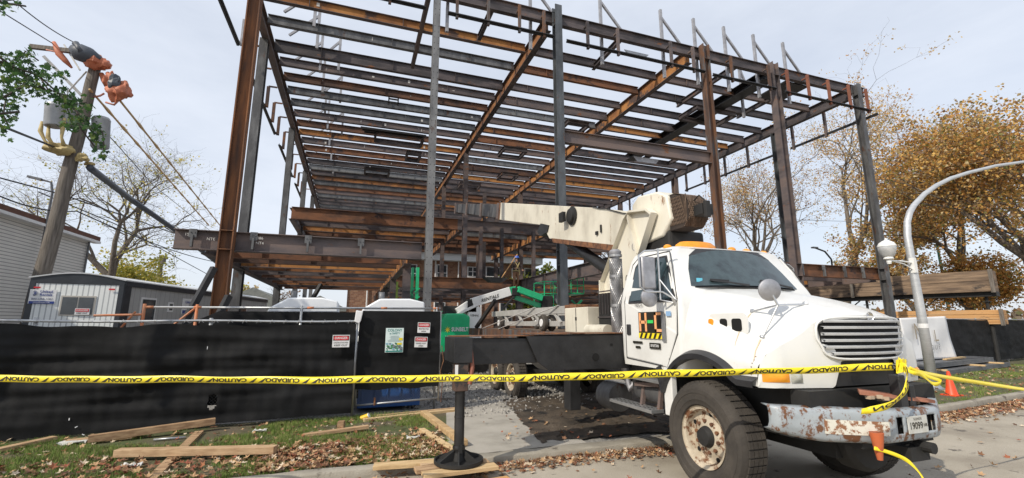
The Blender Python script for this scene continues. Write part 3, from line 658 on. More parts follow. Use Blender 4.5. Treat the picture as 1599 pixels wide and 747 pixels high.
# cab
def ringz(z, x0, x1, y0, y1, r=.12):
    pts = []
    for cx, cy, a0 in ((x1-r, y1-r, 0), (x0+r, y1-r, 90), (x0+r, y0+r, 180), (x1-r, y0+r, 270)):
        for k in range(5): a = R(a0+k*22.5); pts.append(Vector((cx+r*math.cos(a), cy+r*math.sin(a), z)))
    return pts
CAB = [(1.17, TX-1.17, TX+1.17, 4.66, 5.93, .06), (1.30, TX-1.18, TX+1.18, 4.62, 5.95, .08), (2.02, TX-1.18, TX+1.18, 4.60, 5.95, .06), (2.22, TX-1.15, TX+1.15, 4.70, 5.94, .07),
       (2.45, TX-1.08, TX+1.08, 4.83, 5.93, .08), (2.66, TX-1.01, TX+1.01, 4.94, 5.92, .10), (2.75, TX-.97, TX+.97, 4.97, 5.91, .14), (2.80, TX-.9, TX+.9, 5.06, 5.87, .2), (2.82, TX-.7, TX+.7, 5.35, 5.75, .2)]
mb = MB(); vs = []
for c in CAB: vs += ringz(*c)
n = 20; fs = [(i*n+k, i*n+(k+1) % n, (i+1)*n+(k+1) % n, (i+1)*n+k) for i in range(len(CAB)-1) for k in range(n)]+[tuple(range(n)), tuple(range((len(CAB)-1)*n, len(CAB)*n))]
mb.add(vs, fs); cab = tp('cab', mb, white_paint, smooth=True)
def cabside(y, z, off=0, sd=-1):                       # a point on the cab side
    x = interp([(c[0], c[2]) for c in CAB], z)[0]; return Vector((TX+sd*(x-TX+off), y, z))
def poly_on(pts, off, th, sd=-1):
    mb = MB(); P = [cabside(y, z, off, sd) for y, z in pts]; mb.prism(P, (sd*-th, 0, 0)); return mb
win = [(5.68, 2.06), (5.66, 2.55), (5.60, 2.63), (5.02, 2.62), (4.93, 2.48), (4.74, 2.10), (4.77, 2.05)]
wino = [(5.71, 2.03), (5.69, 2.56), (5.61, 2.66), (5.0, 2.65), (4.90, 2.49), (4.70, 2.09), (4.75, 2.02)]
for sd in (-1, 1):
    d = tp('door', poly_on([(5.80, 1.28), (5.80, 2.05), (5.76, 2.60), (5.66, 2.69), (4.98, 2.69), (4.87, 2.50), (4.675, 2.05), (4.70, 1.62), (4.93, 1.22)], .007, .02, sd), white_paint)
    tp('window_seal', poly_on(wino, .012, .02, sd), plastic_black, d); tp('side_window', poly_on(win, .016, .02, sd), glass, d)
    mb = MB(); mb.b2(TX+sd*1.115-.006, TX+sd*1.115+.006, 5.17, 5.20, 2.06, 2.62); 
    mb.bar(cabside(5.18, 2.06, .02, sd), cabside(5.22, 2.62, .02, sd), .025); tp('window_bar', mb, plastic_black, d)
    mb = MB(); q = cabside(5.72, 1.66, .01, sd); mb.box(q, (.03, .09, .15)); tp('door_handle', mb, plastic_black, d, bevel=.01)
    # door gap lines
    mb = MB(); ol = [(5.815, 1.26), (5.815, 2.06), (5.775, 2.61), (5.67, 2.705), (4.97, 2.705), (4.855, 2.51), (4.66, 2.05), (4.685, 1.62), (4.925, 1.205), (5.815, 1.26)]
    mb.tube([cabside(y, z, .002, sd) for y, z in ol], .009, 4, False); tp('door_gap', mb, plastic_black, d)
# windscreen with pillars
WB, WT = (4.655, 2.19), (4.985, 2.74)
def ws(u, v, off=0, m=.0):
    off += .035; wb, wt = .95-m, .86-m; x = (u*2-1)*sm(wb, wt, v); y = sm(WB[0], WT[0], v)+.10*abs(u*2-1)**2.2-off; z = sm(WB[1]+m*.7, WT[1]-m*.6, v)+off*.5-.02*abs(u*2-1)**2*(1-v)
    return Vector((TX+x, y, z))
mb = MB(); mb.grid(lambda u, v: ws(u, v, .012, 0), 20, 6); tp('windscreen_seal', mb, plastic_black, smooth='full')
mb = MB(); mb.grid(lambda u, v: ws(u, v, .02, .028), 20, 6); wsg = tp('windscreen', mb, mat('windscreen_glass', [(.012, .02, .024), (.045, .07, .078), (.015, .028, .03)], 2.2, .05, spec=.9), smooth='full')
for x0, x1, zc in ((-.62, -.1, 2.25), (.18, .7, 2.25)):
    mb = MB(); mb.tube([ws((x1/.93+1)/2, .0, .06), ws(((x0+x1)/2/.93+1)/2, .07, .055), ws((x0/.93+1)/2, .12, .05)], [.016, .012, .006], 6); 
    mb.bar(ws((x0/.93+1)/2, .15, .04), ws(((x0+x1)/2/.93+1)/2, .12, .04), .02, .03)
    tp('wiper', mb, plastic_black)
mb = MB(); mb.box(ws(.09, .16, .03), (.09, .006, .05)); tp('window_sticker', mb, mat('blue_sticker', [(.15, .55, .72)], rough=.5))
for x, w in ((-.35, .55),):
    mb = MB(); mb.lathe((TX-.28, 5.28, 2.815), [(.0, .0), (.20, 0), (.19, .05), (.15, .095), (.0, .10)], (0, 0, 1), 24)
    for i, v in enumerate(mb.v): mb.v[i] = (TX-.28+(v[0]-TX+.28)*1.8, 5.28+(v[1]-5.28)*.7, v[2])
    tp('beacon_bar', mb, amber, smooth=True)
for x in (-.88, -.5, .2, .5, .86):
    mb = MB(); mb.lathe((TX+x, 5.08+.08*abs(x), 2.775+.02*(1-abs(x))), [(.06, 0), (.055, .03), (.03, .05), (0, .055)], (0, -.2, 1), 12); tp('roof_marker_lamp', mb, amber, smooth=True)
# door artwork
def dpt(y, z, off=.02): return cabside(y, z, off)
def dquad(y0, y1, z0, z1, off, m, name): mb = MB(); mb.prism([dpt(y0, z0, off), dpt(y1, z0, off), dpt(y1, z1, off), dpt(y0, z1, off)], (.004, 0, 0)); return tp(name, mb, m)
sg = dquad(5.46, 4.93, 1.57, 1.90, .022, ink, 'door_sign')
for ya, yb, za, zb, m in ((5.44, 5.40, 1.64, 1.89, peach), (5.31, 5.27, 1.64, 1.89, peach), (5.42, 5.29, 1.745, 1.785, peach), (5.10, 5.06, 1.64, 1.89, peach), (5.10, 4.96, 1.855, 1.89, peach), (5.10, 4.96, 1.64, 1.675, peach), (5.25, 5.13, 1.75, 1.79, lime)):
    o = dquad(ya, yb, za, zb, .027, m, 'door_letter'); o.parent = sg; o.matrix_parent_inverse.identity()
o = dquad(4.955, 4.885, 1.52, 1.895, .029, galv, 'tape_strip'); o.parent = sg; o.matrix_parent_inverse.identity()
mb = MB()
mb.prism([dpt(5.46, 1.55, .026), dpt(4.96, 1.55, .026), dpt(4.96, 1.62, .026), dpt(5.46, 1.62, .026)], (.004, 0, 0)); o = tp('hazard_strip', mb, yellow, sg); o.matrix_parent_inverse.identity()
mb = MB()
for k in range(5):
    y = 5.44-k*.1; mb.add([dpt(y, 1.551, .030), dpt(y-.045, 1.551, .030), dpt(y-.085, 1.619, .030), dpt(y-.04, 1.619, .030)], [(0, 1, 2, 3)])
o = tp('hazard_stripe', mb, ink, sg); o.matrix_parent_inverse.identity()
mb = MB(); text(mb, 'HoCo', (cabside(5.44, 2.0, .024)), (0, -1, 0), (0, 0, 1), .07, bold=0); text(mb, '---', cabside(5.5, 1.49, .024), (0, -1, 0), (0, 0, 1), .05, bold=.01)
mb.prism([dpt(5.62, 1.475, .022), dpt(5.40, 1.475, .022), dpt(5.40, 1.505, .022), dpt(5.62, 1.505, .022)], (.003, 0, 0)); mb.prism([dpt(5.56, 1.41, .022), dpt(5.45, 1.41, .022), dpt(5.45, 1.44, .022), dpt(5.56, 1.44, .022)], (.003, 0, 0)); tp('door_decal', mb, ink)
o = dquad(5.24, 5.01, 1.42, 1.495, .022, ink, 'door_decal'); mb = MB(); text(mb, 'SPARTAN', dpt(5.12, 1.458, .028), (0, -1, 0), (0, 0, 1), .05, width=.17, bold=.01); tp('lettering', mb, signw, o)
o = dquad(4.74+.12, 4.74+.03, 1.84, 1.90, .022, mat('pale_blue_decal', [(.25, .42, .66)], rough=.5), 'door_decal')
# rust streaks are runs from the mirror feet: thin stained films on the fender
streak = mat('rust_stain', [(.66, .50, .32), (.70, .58, .42)], 6, .6, stretch=(3, 3, .6))
# mirrors
def mirror_arm(mb, pts, r=.012): 
    for a, b in zip(pts, pts[1:]): mb.cyl(a, b, r, n=7)
for sd in (-1, 1):
    if sd < 0: MXX = TX-1.44
    else: MXX = TX+1.44
    mb = MB(); a = Vector((MXX, 4.86, 2.60)); b = Vector((MXX, 4.86, 2.06))
    mb.box((MXX, 4.86, 2.38), (.21, .07, .42)); o = tp('wing_mirror', mb, mirror_back, bevel=.025, smooth=True)
    mb = MB(); mb.box((MXX, 4.90, 2.38), (.17, .008, .36)); tp('mirror_glass', mb, mat('mirror_face', [(.6, .62, .65)], rough=.05, metal=1), o)
    mb = MB(); mb.lathe((MXX, 4.85, 2.07), [(.0, -.03), (.06, -.027), (.105, -.012), (.12, .0), (.12, .02), (0, .02)], (0, 1, 0), 24); tp('convex_mirror', mb, mirror_back, o, smooth=True)
    mb = MB(); q = sd*-.14
    mb.tube([Vector((TX+sd*1.06, 4.84, 2.70)), Vector((MXX+sd*.05, 4.84, 2.66)), Vector((MXX+sd*.14, 4.84, 2.60)), Vector((MXX+sd*.14, 4.84, 2.20)), Vector((MXX+sd*.06, 4.84, 2.14)), Vector((TX+sd*1.28, 4.80, 2.14)), Vector((TX+sd*1.18, 4.66, 2.03))], .012, 8)
    mb.tube([Vector((MXX-sd*.14, 4.82, 2.70)), Vector((MXX-sd*.14, 4.82, 2.04)), Vector((TX+sd*1.18, 4.70, 2.0))], .012, 8)
    mb.tube([Vector((MXX-sd*.14, 4.82, 2.30)), Vector((TX+sd*1.20, 4.66, 2.04))], .010, 8)
    mb.cyl((TX+sd*1.17, 4.70, 1.98), (TX+sd*1.2, 4.70, 2.06), .025, n=8); tp('mirror_bracket', mb, alu, o, smooth=True)
    if sd > 0: o.location.y += .42
def hsurf(px, py, off=0):                              # where the line of sight meets the hood's near side
    r = ray(px, py); best = None
    for i in range(61):
        for j in range(61):
            p = hood_pt(-1, i/60, .1+.8*j/60); q = p-Vector((0, 0, EYE)); t = q.dot(r)/r.dot(r); d = (q-r*t).length
            if best is None or d < best[0]: best = (d, p)
    return best[1]
f1, f2, f3 = hsurf(1175, 487), hsurf(1191, 527), hsurf(1257, 476)
hub = (f1+f2+f3)/3+Vector((-.12, -.17, .12)); disc = hub+Vector((-.05, .03, .155))
mb = MB()
for f in (f1, f2, f3): mb.cyl(f, hub, .010, n=8); mb.lathe(f, [(.03, -.005), (.03, .008), (.012, .02), (0, .02)], (hub-f).normalized(), 12)
mb.cyl(hub, disc, .012, n=8); fm = tp('fender_mirror', mb, alu, smooth=True)
dv = Vector((.35, .86, .1)).normalized(); mb = MB(); mb.lathe(disc, [(0, -.022), (.05, -.02), (.095, -.010), (.112, .0), (.115, .012), (0, .014)], dv, 28); tp('mirror_disc', mb, mirror_back, fm, smooth=True)
mb = MB()
HG = [hood_pt(-1, i/90, .3+.6*j/90) for i in range(91) for j in range(91)]
def hyz(y, z): return min(HG, key=lambda p: (p.y-y)**2+(p.z-z)**2).x
for f, ln in ((f1, .34), (f2, .22)):
    vs = []
    for k in range(9):
        z = f.z-.02-ln*k/8; x = hyz(f.y, z)-.007; w = .011*(1-k/10); vs += [(x, f.y-w, z), (x, f.y+w, z)]
    mb = MB(); mb.add(vs, [(2*i, 2*i+1, 2*i+3, 2*i+2) for i in range(8)]); tp('rust_stain', mb, streak)
mb = MB()
for sd in (-1, 1): mb.tube([hood_pt(sd, .985, .02+.9*k/30)+Vector((sd*.002, 0, .002)) for k in range(31)], .0045, 4, False)
tp('hood_gap', mb, plastic_black)
for sd in (-1, 1):
    mb = MB()
    for k in range(7): c = hood_pt(sd, .06+.0*k, .80+.025*k); mb.cyl(c-Vector((sd*-.002, 0, 0)), c+Vector((sd*.006, 0, 0)), .006, n=6)
    tp('rivet_row', mb, rust_brown)
# wheels
def wheel(x, y, sd, r=.585, w=.33, dual=False, rimr=.325, name='wheel'):
    wz = r-.085; mb = MB()
    mb.lathe((x, y, wz), [(rimr, .02), (rimr+.02, -.002), (rimr+.025, -.010), (rimr+.07, -.018), (rimr+.075, -.023), (r*.80, -.026), (r*.805, -.031), (r*.88, -.030), (r*.885, -.024), (r*.95, -.01), (r-.012, .02), (r, .05), (r, w-.05), (r-.012, w-.02), (r*.86, w+.02), (rimr, w-.03)], (-sd, 0, 0) if False else (sd, 0, 0), 64)
    ty = tp('wheel', mb, rubber, smooth=True)
    mb = MB()
    for k in range(46):                                 # tread blocks
        a = 2*math.pi*k/46; M = Matrix.Rotation(a, 3, 'X')
        for j in range(4):
            c = Vector((sd*(.075+j*(w-.15)/3), 0, r+.004)); c = M@c
            mb.box(Vector((x, y, wz))+c, ((w-.15)/3*.84, 2*math.pi*r/46*.80, .022), rot=M)
    tp('tread', mb, rubber, ty)
    mb = MB(); mb.lathe((x, y, wz), [(rimr+.008, -.004), (rimr+.006, .012), (rimr-.03, .022), (rimr-.045, .10), (rimr-.075, .105), (.20, .085), (.13, .06), (.11, .06)], (sd, 0, 0), 48)
    rm = tp('rim', mb, rim_mat, ty, smooth=True)
    mb = MB(); mb.lathe((x, y, wz), [(.12, .07), (.105, .03), (.09, -.0), (.0, -.012)], (sd, 0, 0), 24); tp('hub', mb, black, ty, smooth=True)
    for k in range(10):
        mb = MB(); a = 2*math.pi*k/10+.2; c = Vector((x+sd*.065, y+.165*math.cos(a), wz+.165*math.sin(a))); mb.cyl(c-Vector((sd*.015, 0, 0)), c+Vector((sd*.03, 0, 0)), .021, n=6)
        tp('wheel_nut', mb, rust_brown, rm)
    for k in range(5):
        mb = MB(); a = 2*math.pi*k/5+.5; c = Vector((x+sd*.098, y+.245*math.cos(a), wz+.245*math.sin(a))); mb.cyl(c, c+Vector((sd*.004, 0, 0)) if False else c-Vector((sd*.006, 0, 0)), .026, n=12)
        tp('hand_hole', mb, hole, rm)
    return ty
for sd in (-1, 1): wheel(TX+sd*1.20, WY, -sd)
for yy in (11.0, 12.35):
    for sd in (-1, 1): wheel(TX+sd*1.18, yy, -sd, .53, .28); 
mb = MB(); mb.cyl((TX-.9, WY, .5), (TX+.9, WY, .5), .07); 
for yy in (11.0, 12.35): mb.cyl((TX-.95, yy, .5), (TX+.95, yy, .5), .11)
mb.b2(TX-.45, TX-.36, 3.4, 15.2, .78, 1.05); mb.b2(TX+.36, TX+.45, 3.4, 15.2, .78, 1.05); tp('chassis', mb, black)
mb = MB(); mb.b2(TX-.32, TX+.32, 3.5, 5.2, .42, .85); mb.b2(TX-.5, TX+.5, 5.2, 6.3, .55, .95); tp('engine', mb, black)
mb = MB(); mb.lathe((TX+.05, 3.38, .62), [(0, 0), (.30, 0), (.34, .05), (.34, .22), (0, .25)], (0, 1, 0), 24); tp('air_tank', mb, black, smooth=True)
# steps, tanks and pipes under the cab
mb = MB(); mb.b2(TX-1.26, TX-1.06, 5.20, 6.22, .60, .645); 
st = tp('step', mb, alu, bevel=.004); mb = MB()
for i in range(9):
    for j in range(3): mb.cyl((TX-1.23+j*.055, 5.26+i*.11, .6455), (TX-1.23+j*.055, 5.26+i*.11, .6465), .016, n=8)
tp('step_hole', mb, hole, st)
mb = MB(); mb.b2(TX-1.20, TX-1.0, 5.05, 5.78, .98, 1.02); tp('step', mb, alu, bevel=.004)
mb = MB()
for y in (5.24, 5.62): mb.bar((TX-1.1, y, .62), (TX-1.0, y, 1.15), .05); mb.bar((TX-1.06, y+.1, .6), (TX-.95, y-.1, 1.1), .035)
mb.bar((TX-1.1, 5.2, .95), (TX-1.1, 5.75, .9), .05); tp('step_frame', mb, steel_dark)
mb = MB(); mb.cyl((TX-.9, 5.25, .82), (TX-.9, 5.85, .82), .17, n=20); tp('air_tank', mb, steel_grey, smooth=True); mb = MB(); mb.cyl((TX-.98, 6.35, .62), (TX-.98, 6.75, .62), .21, n=20); tp('air_tank', mb, steel_grey, smooth=True)
mb = MB(); mb.tube([(TX-.9, 5.95, .95), (TX-1.0, 6.05, .8), (TX-1.03, 6.1, 1.0), (TX-1.05, 6.08, 1.3)], .06, 10); tp('exhaust_elbow', mb, pipe_grey, smooth=True)
# exhaust stack with perforated guard
EX = Vector((TX-1.09, 6.16, 0))
mb = MB(); mb.cyl(EX+Vector((0, 0, 1.15)), EX+Vector((0, 0, 2.90)), .065, n=18); mb.lathe(EX+Vector((0, 0, 2.84)), [(.085, -.02), (.095, 0), (.095, .03), (.075, .05), (.06, .05)], (0, 0, 1), 20); ex = tp('exhaust_stack', mb, pipe_grey, smooth=True)
mb = MB()
pg = mat('perforated_chrome', [(.30, .30, .31), (.44, .44, .44)], 9, .4, .7)
for k in range(22):
    for s in (-1, 1):
        pts = [];
        for i in range(20):
            a = 2*math.pi*k/22+s*i*.42; pts.append(EX+Vector((.098*math.cos(a), .098*math.sin(a), 1.22+i*.0805)))
        mb.tube(pts, .0052, 3, False)
for z in (1.2, 1.55, 2.0, 2.45, 2.78): mb.lathe(EX+Vector((0, 0, z)), [(.098, 0), (.104, 0), (.104, .04), (.098, .04)], (0, 0, 1), 20)
tp('heat_guard', mb, pg, ex)
# deck and bed
mb = MB(); mb.b2(TX-1.12, TX+1.12, 7.7, 15.45, 1.50, 1.57); dk = tp('deck', mb, mat_timber)
mb = MB(); mb.b2(TX-1.16, TX-1.12, 7.7, 15.5, 1.36, 1.585); mb.b2(TX+1.12, TX+1.16, 7.7, 15.5, 1.36, 1.585); mb.b2(TX-1.12, TX+1.12, 15.45, 15.5, 1.36, 1.585)
for k in range(8): mb.b2(TX-1.1, TX+1.1, 8+k*.98, 8.08+k*.98, 1.36, 1.5)
tp('deck_rail', mb, steel_side, dk)
mb = MB(); mb.b2(TX-.7, TX+.7, 5.98, 8.4, .95, 1.5); mb.b2(TX-1.0, TX-.5, 8.2, 9.6, .7, 1.3); tp('subframe', mb, steel_black)
# front outrigger: fixed box, sliding beam, jack
mb = MB(); mb.prism([(2.28, 5.95, 1.575), (TX-.2, 5.95, 1.60), (TX-.2, 5.95, 1.10), (2.62, 5.95, 1.10), (2.45, 5.95, 1.22)], (0, .42, 0)); orr = tp('outrigger', mb, steel_black, bevel=.008)
mb = MB(); mb.b2(1.28, 3.4, 6.0, 6.30, 1.21, 1.545); mb.b2(1.22, 1.46, 5.70, 6.32, 1.26, 1.57); tp('sliding_beam', mb, steel_black, orr, bevel=.006)
mb = MB(); mb.b2(2.3, TX-.4, 5.93, 6.40, 1.602, 1.612); mb.b2(1.26, 2.4, 5.96, 6.34, 1.575, 1.585); tp('rusty_edge', mb, rust_brown, orr)
mb = MB(); mb.cyl((3.35, 5.945, 1.27), (3.35, 5.94, 1.27), .055, n=20); mb.cyl((3.62, 5.945, 1.44), (3.62, 5.94, 1.44), .02, n=12); tp('lightening_hole', mb, hole, orr)
JX, JY = 1.33, 5.80
mb = MB(); mb.b2(JX-.085, JX+.085, JY-.085, JY+.1, .92, 1.26); tp('jack_housing', mb, mat('brown_jack_paint', [(.07, .04, .03), (.13, .08, .06)], 5, .55, blotch=((.02, .02, .02), 4, .5, (1, 1, 1))), orr, bevel=.01)
mb = MB(); mb.b2(JX-.088, JX-.05, JY-.09, JY-.086, 1.12, 1.24); tp('reflector_strip', mb, signw, orr); mb = MB(); mb.b2(JX-.088, JX-.05, JY-.09, JY-.086, 1.05, 1.12); tp('reflector_strip', mb, red, orr)
mb = MB(); mb.cyl((JX, JY, .20), (JX, JY, .95), .062, n=20); mb.lathe((JX, JY, .60), [(.064, 0), (.067, .01), (.064, .02)], (0, 0, 1), 20); mb.lathe((JX, JY, .23), [(.075, .0), (.08, .02), (.07, .05)], (0, 0, 1), 20); tp('jack_cylinder', mb, mat('black_cylinder', [(.02, .02, .021), (.05, .05, .052)], 3, .3, .4), orr, smooth=True)
mb = MB(); mb.lathe((JX, JY, .078), [(0, 0), (.285, 0), (.30, .012), (.30, .05), (.285, .05), (.275, .022), (.08, .03), (.06, .12), (0, .13)], (0, 0, 1), 40)
for k in range(6):
    a = k*math.pi/3+.3; d = Vector((math.cos(a), math.sin(a), 0)); e = Vector((-d.y, d.x, 0))*.008; c = Vector((JX, JY, .098))
    mb.prism([c+d*.07-e, c+d*.27-e, c+d*.27-e+Vector((0, 0, .02)), c+d*.07-e+Vector((0, 0, .13))], e*2)
mb.box((JX, JY-.06, .25), (.05, .05, .1)); tp('jack_pad', mb, black, orr, smooth=True)
mb = MB(); mb.tube([(JX+.12, JY-.02, 1.42), (JX+.14, JY-.05, 1.2), (JX+.10, JY-.08, 1.0)], .03, 8); tp('jack_hose', mb, mat('red_brown_hose', [(.24, .08, .05)], rough=.5), orr)
# second jack further back, folded in
mb = MB(); mb.b2(3.62, 3.82, 7.35, 7.6, .28, 1.35); mb.b2(3.5, TX, 7.3, 7.65, 1.0, 1.38); tp('rear_jack', mb, steel_black, bevel=.008)
# gear behind the cab
mb = MB(); mb.b2(3.84, 4.55, 7.05, 7.95, 1.585, 2.03); cb = tp('control_cabinet', mb, cream, bevel=.012); mb = MB(); mb.b2(3.836, 3.842, 7.48, 7.50, 1.6, 2.02); mb.b2(3.836, 3.842, 7.46, 7.52, 1.8, 1.86); tp('cabinet_door_seam', mb, plastic_black, cb)
mb = MB(); mb.tube([(3.88, 6.45, 1.63), (3.88, 7.1, 1.63)], .10, 16); 
for i, v in enumerate(mb.v): pass
tp('roller_cover', mb, cream, smooth=True)
mb = MB(); mb.b2(4.0, 5.9, 6.05, 6.95, 1.6, 2.25); tp('winch_frame', mb, black, bevel=.01)
mb = MB()
for k in range(9): mb.bar((4.0-.01, 6.15+k*.09, 1.9), (4.0-.01, 6.15+k*.09, 2.25), .012)
for z in (1.85, 2.28): mb.bar((3.99, 6.05, z), (3.99, 6.95, z), .02)
tp('mesh_guard', mb, steel_dark)
mb = MB()
for k in range(6): mb.lathe((4.02, 6.22, 1.66+k*.05), [(.05, 0), (.062, .01), (.05, .02)], (0, .2, 1), 10)
tp('red_hose', mb, mat('red_hose', [(.4, .05, .03)], rough=.5))
mb = MB(); mb.b2(4.15, 5.2, 8.1, 8.6, 1.6, 2.12)
oc = tp('oil_cooler', mb, rust_brown, bevel=.01); mb = MB()
for k in range(8): mb.b2(4.135, 4.15, 8.12+k*.055, 8.15+k*.055, 1.75, 2.05)
tp('cooler_fin', mb, black, oc)
# far side mirror frame and grab rails show past the windscreen
# crane: pedestal, turret, boom
mb = MB(); mb.cyl((TX, 6.9, 1.35), (TX, 6.9, 1.75), .62, n=28); mb.cyl((TX, 6.9, 1.75), (TX, 6.9, 1.85), .72, n=28); tp('pedestal', mb, steel_black, smooth=True)
def plate(pts, x, th): mb = MB(); mb.prism([(x, y, z) for y, z in pts], (th, 0, 0)); return mb
TP = [(7.65, 1.95), (7.62, 2.50), (6.70, 3.58), (6.55, 3.68), (6.05, 3.60), (5.92, 3.50), (6.35, 2.85), (6.45, 2.1), (6.5, 1.95)]
tu = None
for x in (4.52, 5.36):
    o = tp('turret', plate(TP, x, .03), cream, tu if tu else TR, bevel=.006); tu = tu or o
mb = MB()
for (y0, z0), (y1, z1) in zip(TP[1:7], TP[2:8]): mb.prism([(4.42, y0, z0), (4.42, y1, z1), (4.42, y1+.03, z1-.03), (4.42, y0+.03, z0-.03)], (.1, 0, 0))
mb.prism([(4.42, 7.66, 1.95), (4.42, 7.63, 2.56), (4.42, 7.59, 2.56), (4.42, 7.61, 1.95)], (.1, 0, 0))
mb.prism([(4.43, 6.62, 3.56), (4.43, 6.60, 3.62), (4.43, 6.38, 2.9), (4.43, 6.42, 2.9)], (.09, 0, 0)); tp('turret_flange', mb, cream, tu)
mb = MB(); mb.b2(4.55, 5.36, 6.5, 7.4, 1.86, 2.3); tp('turret_base', mb, black, tu)
mb = MB(); text(mb, '001', (4.41, 6.55, 2.48), (0, -1, 0), (0, 0, 1), .22, bold=.0); tp('lettering', mb, ink, tu)
mb = MB(); mb.lathe((4.515, 6.55, 3.05), [(.06, .004), (.075, .004)], (-1, 0, 0), 20); mb.lathe((4.515, 6.55, 3.05), [(.02, .004), (.03, .004)], (-1, 0, 0), 14); tp('decal_ring', mb, pipe_grey, tu)
BA = Vector((4.9, 6.3, 3.46)); BD = Vector((0, 6.53, 1.68)).normalized(); BU = Vector((0, -BD.z, BD.y))
def bp(l, h, x=0): return BA+BD*l+BU*h+Vector((x, 0, 0))
LB = (14.73-6.3)/BD.y
mb = MB(); w = .24
prof = [(-.1, -.05), (.2, .12), (2.0, .2), (LB, .30), (LB, -.30), (6.0, -.30), (4.65, -.30), (4.15, -.62), (3.2, -.60), (.9, -.52), (0, -.32)]
mb.prism([bp(l, h, -w) for l, h in prof], (2*w, 0, 0)); bo = tp('boom', mb, cream, bevel=.012)
mb = MB(); mb.prism([bp(l, h, -w-.004) for l, h in ((1.0, -.62), (3.9, -.70), (4.0, -.60), (.9, -.50))], (2*w+.008, 0, 0)); tp('boom_wear_strip', mb, rust_brown, bo)
mb = MB(); mb.prism([bp(l, h, -.19) for l, h in ((LB, .25), (LB+8, .22), (LB+8, -.20), (LB, -.25))], (.38, 0, 0)); tp('boom_section', mb, steel_grey, bo, bevel=.01)
for l in (LB+.15, LB+2.6, LB+5.2, LB+7.8): mb = MB(); mb.prism([bp(l, .29, -.23), bp(l+.25, .29, -.23), bp(l+.25, -.27, -.23), bp(l, -.27, -.23)], (.46, 0, 0)); tp('boom_collar', mb, steel_dark, bo)
mb = MB(); mb.prism([bp(LB-.1, .31, -.26), bp(LB, .31, -.26), bp(LB, -.31, -.26), bp(LB-.1, -.31, -.26)], (.52, 0, 0)); tp('boom_lip', mb, rust_brown, bo)
c = bp(2.9, -.0, -w-.02); mb = MB(); mb.lathe(c, [(.0, .10), (.10, .10), (.16, .08), (.17, .03), (.22, .02), (.22, -.0), (0, 0)], (-1, 0, 0), 24); mb.box(c+Vector((-.12, .28, .02)), (.08, .22, .22)); tp('cable_reel', mb, black, bo, smooth=True)
mb = MB(); mb.tube([bp(i*.3+.2, .10+.025*i+.012*math.sin(i*2.1)-.03, -w-.02) for i in range(7)], .010, 5); mb.box(bp(1.7, -.32, -w-.02), (.03, .08, .07)); mb.box(bp(1.55, -.22, -w-.02), (.02, .04, .16)); tp('boom_cable', mb, black, bo)
mb = MB(); mb.cyl(bp(4.55, -.38, 0), bp(4.55, -.38, 0)+Vector((-.26, 0, 0)), .11); a = bp(4.45, -.42, 0); b = Vector((4.9, 6.9, 2.25)); m1 = a.lerp(b, .16)
mb.cyl(a, m1, .055, n=16); lc = tp('lift_cylinder', mb, chrome, smooth=True); mb = MB(); mb.cyl(m1, b, .125, n=20); mb.lathe(m1, [(.13, .0), (.14, .04), (.10, -.03)], (b-m1).normalized(), 20); tp('cylinder_barrel', mb, steel_black, lc, smooth=True)
mb = MB(); mb.prism([bp(l, h, -w-.03) for l, h in ((4.2, -.28), (4.75, -.26), (4.95, -.5), (4.7, -.6), (4.25, -.45))], (2*w+.06, 0, 0)); tp('cylinder_lug', mb, steel_black, lc)
# winch housing hung behind the turret over the cab
HC = [(6.62, 3.60), (6.62, 3.98), (6.42, 4.10), (5.90, 4.04), (5.66, 3.90), (5.60, 3.52), (5.82, 3.28), (6.4, 3.22)]
mb = MB(); mb.prism([(4.58, y+.05, z-.17) for y, z in HC], (.5, 0, 0)); wh = tp('winch_housing', mb, cream, bevel=.03, smooth=True)
mb = MB(); 
for k in range(8):
    pass
G = [(5.75, 3.80), (5.62, 3.80), (5.42, 3.72), (5.32, 3.60), (5.32, 3.36), (5.45, 3.24), (5.75, 3.24)]
mb.prism([(4.64, y, z-.06) for y, z in G], (.36, 0, 0)); tp('guard_drum', mb, mat('rusty_drum', [(.02, .015, .013), (.045, .03, .022)], 8, .8, 0, .3, 40), wh)
mb = MB()
gp = [Vector((0, y, z-.04)) for y, z in G[:6]]
for i in range(15):                                    # expanded metal over the drum
    for s in (-1, 1):
        pts = []
        for k in range(24):
            q = k/23*5; a = int(min(4, q)); p = gp[a].lerp(gp[a+1], q-a); x = 4.63+((i/14*.38+s*k*.022) % .38); pts.append(p+Vector((x, 0, -.02))+(Vector((0, -.02, .012))))
        seg = [pts[0]]
        for p in pts[1:]:
            if abs(p.x-seg[-1].x) > .15:
                if len(seg) > 1: mb.tube(seg, .005, 3, False)
                seg = [p]
            else: seg.append(p)
        if len(seg) > 1: mb.tube(seg, .005, 3, False)
for i in range(14):
    for s in (-1, 1): mb.bar((4.632, 5.36+i*.034, 3.24), (4.632, max(5.34, min(5.84, 5.36+i*.034+s*.13)), 3.68), .006)
tp('mesh_guard', mb, mat('rusty_mesh', [(.10, .065, .045), (.19, .13, .09)], 8, .7), wh)
mb = MB(); mb.b2(4.72, 4.92, 5.12, 5.32, 3.32, 3.48); mb.tube([(4.75, 5.32, 3.56), (4.75, 5.2, 3.62), (4.75, 5.08, 3.5), (4.75, 5.06, 3.3)], .012, 6); mb.b2(4.72, 4.80, 5.04, 5.10, 3.26, 3.50); tp('hook_block', mb, black, wh, bevel=.012)
mb = MB(); mb.cyl((4.615, 6.05, 3.62), (4.61, 6.05, 3.62), .03, n=10)
for y, z in ((6.45, 3.8), (6.45, 3.74), (6.45, 3.68), (6.33, 3.5)): mb.cyl((4.615, y, z), (4.61, y, z), .016, n=8)
